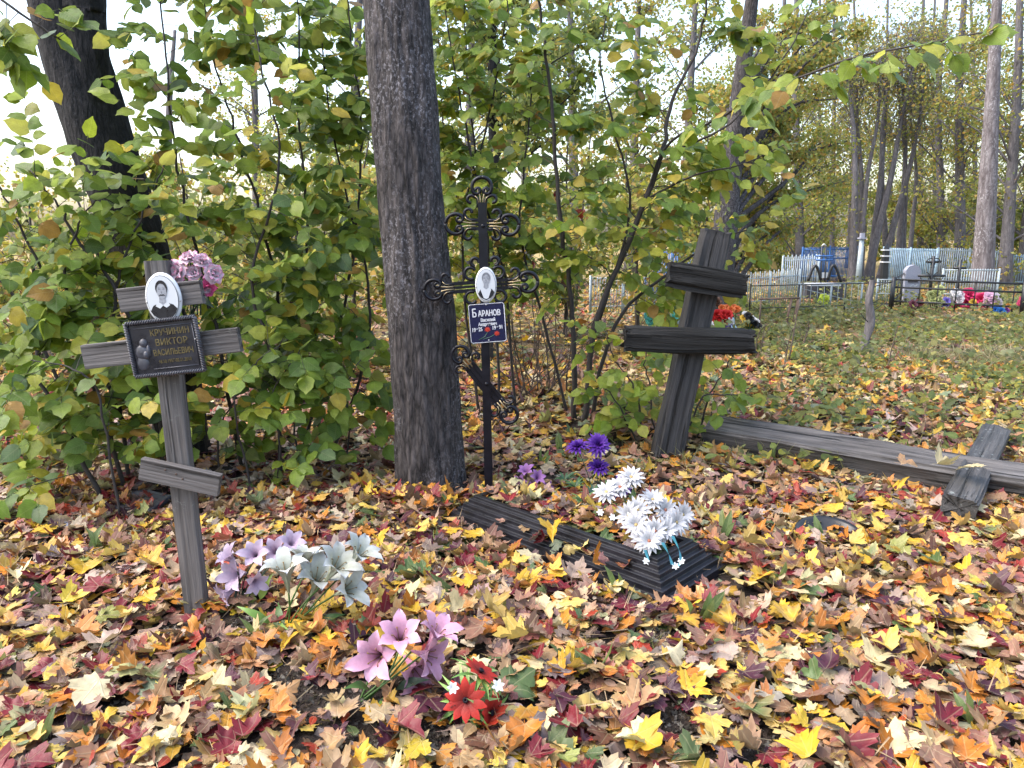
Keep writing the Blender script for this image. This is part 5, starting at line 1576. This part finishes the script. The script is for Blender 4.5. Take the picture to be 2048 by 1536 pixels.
# upright dock leaves
DK = np.array([[.15, .23, .10], [.20, .27, .11], [.12, .19, .09]])
for (px, py, n, L, lab) in [(1238, 1195, 2, .19, 'pair of long green dock leaves leaning on the grave border'), (1440, 1085, 3, .17, 'green dock plant beside the daisy bouquet'), (905, 1225, 2, .15, 'narrow green leaf standing above the pink lilies'),
        (878, 1095, 2, .14, 'thin green leaf among yellow leaves left of the border'), (1545, 930, 3, .14, 'upright green plant against the fallen beam'), (1650, 1080, 3, .17, 'green dock leaves growing beside the black bowl'),
        (1405, 1240, 4, .20, 'brownish green weed stalk near the border corner'), (1425, 900, 3, .12, 'small green plant at the end of the fallen beam'), (505, 1305, 2, .12, 'rounded green leaf under the white lilies'), (1190, 1360, 2, .13, 'small grey green leaf in the foreground litter'),
        (1120, 905, 4, .16, 'young green plant behind the purple flowers'), (1085, 935, 3, .14, 'broad green weed right of the iron cross foot'), (1950, 1460, 3, .12, 'green rosette of leaves in the foreground corner'), (190, 1110, 2, .16, 'pale yellow green weed stalk in the side litter'), (1560, 1160, 2, .12, 'small green weed right of the daisies'), (100, 1480, 2, .13, 'green leaf sticking out of the front litter')]:
    p = on(px, py, -.005)
    t_ = thing('dock_plant', p, lab, 'plant', 'green plants among the leaves')
    for k in range(n):
        s, kc = random.randrange(len(DOCK)), random.randrange(3)
        o = link('leaf', single_leaf('dock', DOCK, s, kc, M['hazel'], DK), t_)
        m3 = frames(np.array([[random.gauss(0, .55), random.gauss(0, .4), 1]]), np.array([[random.gauss(0, .9), -.8, .4]]))[0] * L * random.uniform(.5, .95)
        m4 = Matrix([[*m3[i], 0] for i in range(3)] + [[0, 0, 0, 1]]); m4.translation = (random.gauss(0, .012), random.gauss(0, .012), .03); o.matrix_basis = m4
        G().tube([p, p + Vector(m4.translation)], .002, 4, (.1, .12, .05)).build('leaf_stalk', M['dry_stalk'], t_)

# ------------------------------------------------------------------ fenced graves further back
def rod(g, a, b, r, n=5): return g.tube([a, b], r, n)
def fence(name, label, p0, p1, hgt_, m, posts=2, rails=(.95, .2), pickets=0, pr=.008, postr=.022, railr=.012, tip=0.0, group=None, joined=False, cross=False):
    """a low grave fence from p0 to p1 (ground points)"""
    p0, p1 = Vector(p0), Vector(p1)
    f = thing(name, p0, label, 'fence', group)
    def q(t, z):
        v = p0.lerp(p1, t); return Vector((v.x, v.y, float(hgt(v.x, v.y)) + z))
    for i in range(posts):
        t = i / (posts - 1); rod(G(), q(t, -.05), q(t, hgt_ * 1.03), postr, 8).build('post', m, f)
    for z in rails:
        rod(G(), q(0, hgt_ * z), q(1, hgt_ * z), railr, 6).build('rail', m, f)
    gj = G()
    for i in range(pickets):
        t = (i + .5) / pickets
        g = gj if joined else G()
        rod(g, q(t, .04), q(t, hgt_ * (1 + tip * (.5 + .5 * math.cos(i * PI)))), pr, 4)
        if not joined: g.build('bar', m, f)
    if joined and pickets: tag(gj.build('pickets', m, f), kind='stuff')
    if cross:
        for t0, t1 in ((.02, .98),):
            rod(G(), q(t0, hgt_ * .85), q(t1, hgt_ * .3), pr, 5).build('brace', m, f)
    return f
def gpx(px, Yd, dy=0.0): return px_base(px, Yd + dy)

fence('railing_fence', 'black grave railing in front of the pink roses', gpx(1784, 15.6), gpx(2046, 14.6), .68, M['black_paint'], 2, (.96, .72, .30), 7, .013, .04, .020)
fence('railing_fence', 'black side railing running back from corner of the black fence', gpx(1784, 15.6), gpx(1812, 18.2), .68, M['black_paint'], 2, (.96, .30), 5, .012, .03, .018)
fence('railing_fence', 'continuation of black railing at the picture edge', gpx(2047, 14.6), gpx(2200, 14.2), .66, M['black_paint'], 2, (.96, .72, .30), 5, .008, .03, .014)
fence('grave_fence', 'low silver wire fence below the white table', gpx(1600, 15.6), gpx(1722, 15.6), .58, M['silver'], 3, (1.0, .12), 9, .006, .02, .013, cross=True)
fence('grave_fence', 'silver gate panel beside the black railing corner', gpx(1752, 16.4), gpx(1782, 16.2), .60, M['silver'], 2, (1.0, .5, .1), 6, .008, .018, .012)
fence('picket_fence', 'silver picket fence panel beside the log cross', gpx(1478, 16.6), gpx(1596, 17.0), .78, M['silver'], 3, (.85, .2), 26, .012, .022, .012, .06)
fence('picket_fence', 'silver pickets behind the pink roses', gpx(1880, 17.6), gpx(1992, 17.2), .72, M['silver'], 2, (.97, .2), 22, .010, .02, .014)
fence('picket_fence', 'pale silver picket fence in front of the bright blue fence', gpx(1560, 20.5), gpx(1632, 20.5), .95, M['silver'], 2, (.9, .2), 18, .014, .022, .012, .05)
fence('picket_fence', 'bright blue picket fence behind black metal marker', gpx(1598, 23.5), gpx(1706, 23.5), 1.10, M['blue'], 3, (.95, .7, .2), 40, .013, .03, .02, .0, joined=True)
fence('picket_fence', 'pale blue picket fence behind grey headstone', gpx(1758, 22), gpx(1864, 22), 1.10, M['paleblue'], 3, (.95, .2), 30, .018, .026, .016, .0, joined=True)
fence('picket_fence', 'pale grey picket fence behind the two black crosses', gpx(1866, 24), gpx(1990, 24), 1.15, M['silver'], 3, (.95, .2), 30, .018, .026, .016, .0, joined=True)
fence('picket_fence', 'pale fence at the picture edge behind pale trunk', gpx(1990, 22), gpx(2110, 23), 1.0, M['paleblue'], 3, (.95, .2), 26, .016, .024, .014, .0, joined=True)
fence('picket_fence', 'turquoise blue fence seen through leaves beside the log cross', gpx(1290, 19), gpx(1392, 19), 1.25, M['blue'], 3, (.95, .55, .2), 24, .022, .03, .02, .0, joined=True)
fence('picket_fence', 'silver fence seen through stems behind the forked shrub', gpx(1180, 15), gpx(1310, 15.5), .75, M['silver'], 3, (.95, .2), 24, .010, .02, .012, .0, joined=True)
fence('railing_fence', 'thin dark railing running from log cross to the black fence corner', gpx(1500, 14.6), gpx(1780, 15.4), .62, M['black_paint'], 4, (.96, .25), 0, .008, .016, .011)
p = gpx(598, 7.6)
tag(rod(G(), p - Vector((0, 0, .1)), p + Vector((.03, 0, .95)), .032, 10).build('fence_post', M['paleblue'], None, loc=p), 'pale bluish post half hidden in hazel shrub', 'post')

# white table with black legs
p = gpx(1642, 16.6)
t_ = thing('grave_table', p, 'white table top on dark legs inside the silver fence', 'table')
zt = at(1642, 569, 16.6).z
g = G(); n = 10
G().box((p.x - .33, p.y - .2, zt - .02), (p.x + .33, p.y + .2, zt + .025)).build('table_top', M['white_paint'], t_, False)
for dx in (-.12, .12):
    rod(G(), Vector((p.x + dx, p.y, p.z - .05)), Vector((p.x + dx * .6, p.y, zt - .02)), .02, 6).build('leg', M['black_paint'], t_)
G().tube([Vector((p.x + .05 + .14 * math.sin(q), p.y - .05, p.z + .28 + .13 * math.cos(q))) for q in np.linspace(0, 4.4, 14)], .012, 5).build('scroll', M['black_paint'], t_)
# black marker with two arched sides and a tall double rod
p = gpx(1645, 18.0)
t_ = thing('metal_grave_marker', p, 'black metal marker with two arches and tall double rod', 'grave marker')
def mpt(px, py, Yd=18.0): return at(px, py, Yd)
for s in ([(1616, 562), (1626, 536), (1634, 534), (1642, 560)], [(1655, 560), (1664, 533), (1672, 535), (1682, 564)]):
    G().tube(smooth_pts([mpt(*q) for q in s], 5), .035, 6).build('arch', M['black_paint'], t_)
for a in (1644, 1652):
    rod(G(), Vector((mpt(a, 560).x, 18, p.z - .05)), mpt(a, 492), .018, 6).build('rod', M['black_paint'], t_)
G().tube([mpt(1644, 492), mpt(1648, 488), mpt(1652, 492)], .018, 6).build('rod_cap', M['white_paint'], t_)
for py in (512, 520): rod(G(), mpt(1632, py), mpt(1666, py), .022, 6).build('crosspiece', M['blue'], t_)
g = G(); a, b, c, d = mpt(1640, 545), mpt(1657, 545), mpt(1655, 556), mpt(1642, 556); y = Vector((0, .05, 0))
g.add([a, b, c, d, a + y, b + y, c + y, d + y], [(3, 2, 1, 0), (4, 5, 6, 7), (0, 1, 5, 4), (1, 2, 6, 5), (2, 3, 7, 6), (3, 0, 4, 7)]).build('name_shield', M['white_paint'], t_, False)
G().box((mpt(1612, 565).x, 17.9, p.z - .05), (mpt(1684, 565).x, 18.2, mpt(1648, 566).z)).build('base_block', M['slate'], t_, False)

# headstone
p = gpx(1826, 17.2)
w0, w1 = at(1808, 540, 17.2).x, at(1838, 540, 17.2).x; zt = at(1826, 532, 17.2).z
g = G(); prof = [(w0, p.z - .1), (w1, p.z - .1), (w1, zt - .10), (w1 - .06, zt - .01), ((w0 + w1) / 2, zt + .03), (w0 + .06, zt - .01), (w0, zt - .10)]
n = len(prof)
g.add([(x, 17.1, z) for x, z in prof] + [(x, 17.24, z) for x, z in prof], [tuple(range(n)), tuple(reversed(range(n, 2 * n)))] + [(i, n + i, n + (i + 1) % n, (i + 1) % n) for i in range(n)])
t_ = thing('headstone', p, 'light grey headstone with sloping top behind the black railing', 'headstone')
g.build('stone', M['granite'], t_, False)
G().box((w0 + .06, 17.08, zt - .36), (w1 - .06, 17.1, zt - .30)).build('dark_band', M['slate'], t_, False)
for s in (-1, 1):
    cx = (w0 + w1) / 2 + s * .05
    G().tube([Vector((cx + s * (.05 - .02 * q / 6) * math.cos(q), 16.98, zt - .46 + (.05 - .02 * q / 6) * math.sin(q))) for q in np.linspace(0, 6, 14)] , .008, 5).build('scroll', M['silver'], t_)
# small black crosses
def small_cross(px, Yd, top, arms, label, curls=True):
    p = gpx(px, Yd); t_ = thing('metal_cross', p, label, 'grave cross')
    zt = at(px, top, Yd).z
    rod(G(), p - Vector((0, 0, .05)), Vector((p.x, Yd, zt)), .035, 6).build('post', M['black_paint'], t_)
    for f, w in arms:
        z = p.z + (zt - p.z) * f
        rod(G(), Vector((p.x - w, Yd, z)), Vector((p.x + w, Yd, z)), .028, 6).build('crossbar', M['black_paint'], t_)
        if curls:
            for s in (-1, 1):
                G().tube([Vector((p.x + s * (w * .5 + .10 * math.cos(q)), Yd - .01, z - .02 + .10 * math.sin(q) * (1 if f > .6 else -1))) for q in np.linspace(0, 4.5, 12)], .012, 5).build('scroll', M['black_paint'], t_)
small_cross(1858, 16.8, 512, [(.88, .12), (.60, .30)], 'taller black scrolled iron cross behind railing beside headstone')
small_cross(1912, 16.4, 519, [(.82, .13), (.52, .26)], 'shorter black metal cross above the white flowers behind railing', False)
p = gpx(1763, 20); t_ = thing('dark_obelisk', p, 'slim black obelisk with white bands behind the fences', 'obelisk')
G().tube([p, Vector((p.x, 20, at(1763, 500, 20).z)), Vector((p.x, 20, at(1763, 486, 20).z))], [.11, .09, .01], 4).build('shaft', M['black_paint'], t_, False)
for py in (500, 512, 524):
    z = at(1763, py, 20).z; G().box((p.x - .10, 19.9, z - .015), (p.x + .10, 20.1, z + .015)).build('band', M['white_paint'], t_, False)
p = gpx(1713, 20.5); t_ = thing('white_obelisk', p, 'narrow whitewashed grave post with small grey cap', 'obelisk')
G().tube([p, Vector((p.x, 20.5, at(1713, 478, 20.5).z))], [.09, .06], 6).build('shaft', M['silver'], t_)
z = at(1713, 478, 20.5).z; G().box((p.x - .09, 20.41, z), (p.x + .09, 20.59, z + .04)).build('cap', M['granite'], t_, False)
G().box((p.x - .05, 20.45, z + .04), (p.x + .05, 20.55, z + .16)).build('lantern', M['granite'], t_, False)
# rusty stand with legs
a, b = at(1520, 598, 12.5), at(1600, 596, 12.5)
t_ = thing('rusty_stand', gpx(1590, 12.5), 'rusty metal rail stand with broken legs near the wreaths', 'stand')
rod(G(), a, b, .016, 6).build('rail', M['rust'], t_)
for px in (1583, 1597):
    q = at(px, 598, 12.5); rod(G(), Vector((q.x - .08, q.y, -.05)), q, .022, 6).build('leg', M['rust'], t_)
q = at(1522, 598, 12.5); rod(G(), Vector((q.x, q.y, -.05)), q, .014, 6).build('leg', M['rust'], t_)

# heaps of artificial flowers on the far graves
def rose(parent, p, r, c0, c1, name='rose'):
    joined_flower(parent, p, (random.gauss(0, .3), -.9, .5), [(6, r, r * 1.1, 1.3, c0, c1, .2, -.2), (6, r * .85, r * .95, .85, c0, c1, .2, -.2), (5, r * .7, r * .8, .4, c0, c1, .1, -.2)], name, ruf=.10)
def heap(name, label, Yd, items, ground_px):
    p = gpx(ground_px, Yd); t_ = thing(name, p, label, 'artificial flowers')
    for (px, py, r, c0, c1) in items:
        q = at(px, py, Yd + random.uniform(-.1, .1)); rose(t_, q, r * 1.2, c0, c1)
        G().tube([Vector((q.x * .7 + p.x * .3, q.y + .05, p.z)), q], .01, 4, (.03, .06, .02)).build('flower_stem', M['plastic_leaf'], t_)
    return t_
HP0, HP1 = (.30, .01, .05), (.72, .05, .17)
heap('pink_rose_heap', 'heap of bright pink roses behind the black railing', 15.9, [(1938, 590, .15, HP0, HP1), (1932, 606, .14, HP0, HP1), (1962, 600, .16, HP0, HP1), (1914, 616, .13, HP0, HP1), (1968, 612, .12, HP0, HP1), (1946, 604, .07, (.5, .3, .05), (.6, .42, .06))], 1940)
PW0, PW1 = (.66, .6, .66), (.72, .38, .56)
heap('pale_wreath', 'pale pink and white wreath arch beside the pink roses', 15.7, [(1972 + 2 * i, 612 - [0, 8, 15, 19, 20, 18, 12, 4, -2][i], .10, PW0, PW1) for i in range(9)] + [(1992 + 2 * i, 594 + 5 * i, .09, PW0, (.66, .6, .66)) for i in range(5)], 1985)
heap('yellow_green_bunch', 'bunch of yellow green flowers behind the black railing', 15.8, [(1872, 588, .11, (.3, .32, .08), (.48, .5, .2)), (1880, 580, .10, (.3, .32, .08), (.5, .52, .24)), (1866, 598, .11, (.3, .32, .08), (.46, .5, .2)), (1878, 602, .10, (.3, .32, .08), (.48, .5, .2)), (1862, 590, .09, (.2, .24, .06), (.4, .42, .2))], 1874)
heap('violet_bunch', 'small violet flower bunch beside yellow green flowers', 15.7, [(1888, 607, .10, (.08, .05, .3), (.2, .15, .55)), (1893, 602, .08, (.08, .05, .3), (.25, .2, .6))], 1890)
heap('white_flower_bunch', 'white flower bunch below the shorter black cross', 15.8, [(1905, 592, .10, (.5, .5, .48), (.7, .7, .7)), (1912, 586, .09, (.5, .5, .48), (.7, .68, .7)), (1918, 598, .09, (.5, .45, .45), (.66, .6, .62)), (1900, 602, .08, (.5, .45, .45), (.68, .66, .66)), (1922, 590, .08, (.4, .2, .25), (.6, .5, .55))], 1910)
heap('blue_flower_bunch', 'bright blue flowers on the ground by black railing', 15.0, [(1990, 621, .09, (.02, .08, .3), (.04, .2, .62)), (2002, 623, .09, (.02, .08, .3), (.05, .25, .6)), (2012, 620, .07, (.1, .03, .2), (.3, .08, .4)), (2016, 614, .07, (.4, .15, .02), (.6, .28, .05))], 2000)
heap('rust_red_bunch', 'faded dark red flowers at corner of black railing', 15.5, [(1822, 618, .09, (.1, .02, .02), (.2, .05, .06)), (1832, 612, .09, (.1, .02, .02), (.25, .07, .05)), (1838, 606, .08, (.12, .02, .02), (.2, .05, .05)), (1826, 608, .08, (.1, .03, .04), (.18, .06, .08))], 1830)
heap('lime_flower_ball', 'lime green flower ball behind low silver wire fence', 15.9, [(1645, 604, .11, (.3, .4, .03), (.5, .6, .06)), (1652, 602, .10, (.3, .4, .03), (.52, .6, .06)), (1648, 596, .09, (.3, .4, .03), (.5, .6, .08))], 1648)
heap('pink_flower_bunch', 'pink flower bunch at the picture edge behind railing', 14.9, [(2044, 608, .10, HP0, (.6, .08, .16)), (2050, 602, .10, HP0, (.6, .08, .16))], 2046)
# wreaths on a fresh grave behind the log cross
RD = ((.2, .005, .005), (.55, .02, .02)); WT = ((.5, .5, .5), (.72, .72, .72)); VI = ((.06, .02, .2), (.18, .06, .45)); YE = ((.5, .3, .03), (.66, .45, .06)); BK = ((.01, .01, .01), (.03, .03, .03)); TU = ((.05, .3, .26), (.12, .5, .42)); ORC = ((.4, .06, .02), (.6, .16, .04))
heap('red_white_wreath', 'red and white wreath with violet edge behind the log cross', 11.8, [(1424 + 8 * i, 628 + abs(i - 2), .075, *RD) for i in range(5)] + [(1432, 643, .08, *RD), (1446, 641, .085, *RD)] + [(1420 + 7 * i, 648 + [0, 4, 7, 7, 4, 0, -4][i], .055, *WT) for i in range(7)] + [(1430 + 8 * i, 659, .06, *VI) for i in range(5)] + [(1456, 652, .07, *VI)], 1440)
heap('orange_wreath', 'small orange red wreath above the red one', 12.4, [(1444 + 6 * i, 616 + (i % 2) * 3, .06, *ORC) for i in range(6)] + [(1434, 605, .08, (.04, .02, .015), (.10, .05, .03))], 1455)
heap('yellow_black_wreath', 'yellow and black wreath at end of the log crossbar', 11.7, [(1488 + 5 * i, 636 + 5 * i, .06, *YE) for i in range(4)] + [(1496 + 5 * i, 632 + 5 * i, .06, *BK) for i in range(5)] + [(1490 + 6 * i, 628 + 4 * i, .045, *WT) for i in range(5)], 1500)
heap('turquoise_wreath', 'turquoise and red wreath left of the log cross post', 11.8, [(1298, 634, .09, *TU), (1302, 642, .08, *TU), (1352, 632, .09, *TU), (1346, 636, .07, *TU), (1314, 628, .06, *RD), (1320, 622, .05, (.5, .3, .3), (.66, .5, .5)), (1357, 615, .06, *RD), (1312, 636, .05, *RD), (1356, 650, .07, (.4, .45, .45), (.55, .6, .62)), (1330, 640, .07, *YE)], 1330)
# ribbons of the wreath
t_ = thing('wreath_ribbon', at(1462, 650, 11.6), 'pale blue ribbon hanging from the red wreath', 'ribbon')
for dx in (0, 8): ribbon([at(1458 + dx, 635, 11.6), at(1462 + dx, 648, 11.58), at(1466 + dx, 660, 11.55)], .03, M['paleblue'], t_)

# dry weed stalks and bare saplings on the rough grass
def stalk(px, py, top, Yd, r, label, lean=0, sub=5, m=None, cat='weed stalk', bushy=0):
    p = gpx(px, Yd); t_ = thing('dry_weed', p, label, cat, 'dry stalks on the rough grass')
    P = smooth_pts([p - Vector((0, 0, .05)), p.lerp(at(px + lean, top, Yd), .5) + Vector((random.gauss(0, .02), 0, 0)), at(px + lean, top, Yd)], 6)
    G().tube(P, [r * (1 - .7 * i / (len(P) - 1)) for i in range(len(P))], 6).build('stalk', m or M['dry_stalk'], t_)
    for k in range(sub):
        a = P[random.randint(4, len(P) - 2)]; b = a + Vector((random.gauss(0, .1), random.gauss(0, .06), random.uniform(.05, .2)))
        G().tube([a, a.lerp(b, .5) + Vector((0, 0, .01)), b], [r * .35, r * .3, r * .15], 4).build('side_stalk', m or M['dry_stalk'], t_)
for i, (px, py, top, Yd, r, ln, lab) in enumerate([(1585, 720, 600, 9.0, .012, 14, 'tall dry stalk left of the bare sapling'), (1578, 720, 655, 9.2, .010, 8, 'short dry stalk in the rough grass'), (1612, 700, 650, 9.6, .014, 8, 'dark broken stalk beside bare sapling'), (1788, 720, 640, 8.6, .009, 12, 'thin dry stalk right of the bare sapling'), (1572, 760, 680, 7.6, .005, 10, 'thin reddish stalk behind fallen beam'),
        (1520, 700, 655, 9.3, .010, 2, 'dry stalk tuft at log crossbar end, first stem'), (1528, 705, 655, 9.3, .010, 1, 'dry stalk tuft at log crossbar end, second stem'), (1536, 702, 655, 9.4, .010, 3, 'dry stalk tuft at log crossbar end, third stem')]):
    stalk(px, py, top, Yd, r, lab, ln)
p = gpx(1728, 9.8); t_ = thing('bare_sapling', p, 'mossy crooked sapling stump standing in the rough grass', 'sapling')
P = smooth_pts([p - Vector((0, 0, .1)), at(1732, 680, 9.8), at(1742, 640, 9.8), at(1738, 600, 9.8), at(1745, 560, 9.8)], 8)
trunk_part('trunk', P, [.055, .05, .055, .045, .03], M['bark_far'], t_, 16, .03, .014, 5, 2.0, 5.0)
for k in range(6):
    a = P[random.randint(14, 30)]; b = a + Vector((random.gauss(0, .2), random.gauss(0, .1), random.uniform(.1, .35)))
    G().tube([a, a.lerp(b, .5), b], [.008, .006, .003], 4).build('branch', M['twig'], t_)
# pale dry grass tuft at the edge
def dry_tuft(px, py, n, label):
    c = on(px, py); xs = rng.normal(0, .28, n); ys = rng.normal(0, .2, n)
    D = np.stack([rng.normal(0, .9, n), rng.normal(0, .6, n), rng.uniform(.15, .8, n)], 1)
    cc = np.array([.27, .24, .16])[None] * rng.uniform(.6, 1.3, (n, 1))
    T = np.stack([xs, ys, np.zeros(n)], 1)
    o = link('dry_grass_tuft', arrays_mesh('dry_grass_tuft', *batch(BLADE, rng.integers(0, 6, n), frames(D, rng.normal(0, 1, (n, 3))), T, rng.uniform(.15, .38, n), cc), mats=[M['far_leaf']]))
    o.location = c; tag(o, label, 'grass', None, 'stuff')
dry_tuft(2010, 725, 900, 'pale tuft of dry bent grass at the picture edge')
dry_tuft(1870, 720, 500, 'dark withered grass tuft in the rough meadow')

# tall weeds among the far graves
def tall_weeds():
    n = 900
    x = rng.uniform(1.5, 14, n); y = rng.uniform(7.5, 21, n)
    k = (x > .26 * y) & (np.array([noise.noise(Vector((a * .6, b * .5, 5))) for a, b in zip(x, y)]) + rng.normal(0, .2, n) > np.where(y < 11.5, .16, -.05))
    x, y = x[k], y[k]; m = 26
    X = np.repeat(x, m) + rng.normal(0, .12, len(x) * m); Yv = np.repeat(y, m) + rng.normal(0, .10, len(x) * m)
    hz = np.repeat(rng.uniform(.12, .42, len(x)), m) * rng.random(len(X))
    D = rng.normal(0, 1, (len(X), 3)); D[:, 2] = np.abs(D[:, 2]) * .4
    c = np.array([.13, .17, .08])[None] * rng.uniform(.5, 1.5, (len(X), 1)) + np.array([.14, .10, .02])[None] * rng.random((len(X), 1)) ** 2
    return batch(QUAD, rng.integers(0, 6, len(X)), frames(D, rng.normal(0, .6, (len(X), 3)) + [0, 0, .6]), np.stack([X, Yv, hgt(X, Yv) + hz], 1), rng.uniform(.05, .11, len(X)), c)
tag(link('weeds', arrays_mesh('weeds', *tall_weeds(), mats=[M['far_leaf']])), 'tangled green weeds growing among the far graves', 'weeds', None, 'stuff')

# twiggy bush of thin bare stems with a few withered red leaves
p = gpx(1085, 7.2); t_ = thing('twiggy_bush', p, 'bare twiggy bush with a few dark red leaves right of iron cross', 'bush')
for k in range(22):
    a = p + Vector((random.gauss(0, .16), random.gauss(0, .12), -.03)); a.z = float(hgt(a.x, a.y)) - .03
    d = Vector((random.gauss(0, .42), random.gauss(0, .3), 1))
    P = grow(a, d, random.uniform(.7, 1.7), 7, -.02, .09)
    g = G().tube(P, [.008 * (1 - .75 * i / 7) for i in range(8)], 5)
    for z in range(5):
        j = random.randint(2, 6); q = grow(P[j], (P[j] - P[j - 1]).normalized() + Vector((random.gauss(0, .6), random.gauss(0, .6), random.gauss(.1, .3))), random.uniform(.15, .45), 4, -.02, .15)
        g.tube(q, [.0035, .003, .0025, .002, .0015], 4, cap=False)
    g.build('stem', M['dry_stalk'], t_)
LV = [(at(px, py, 6.9), k) for px, py, k in ((1096, 492, 10), (1068, 520, 4), (1112, 383, 4), (1155, 640, 3), (1060, 720, 4), (1165, 420, 10), (1128, 560, 8), (1050, 600, 4))]
for q, k in LV:
    c = PAL[k]; o = link('leaf', single_mesh('leaf', MAPLE[k], c, c * .8, random.random(), M['maple']), t_)
    m3 = frames(np.array([[random.gauss(0, .5), 0, -1]]), np.array([[random.gauss(0, .6), -1, .3]]))[0] * .085
    m4 = Matrix([[*m3[i], 0] for i in range(3)] + [[0, 0, 0, 1]]); m4.translation = q - base_of(t_); o.matrix_basis = m4
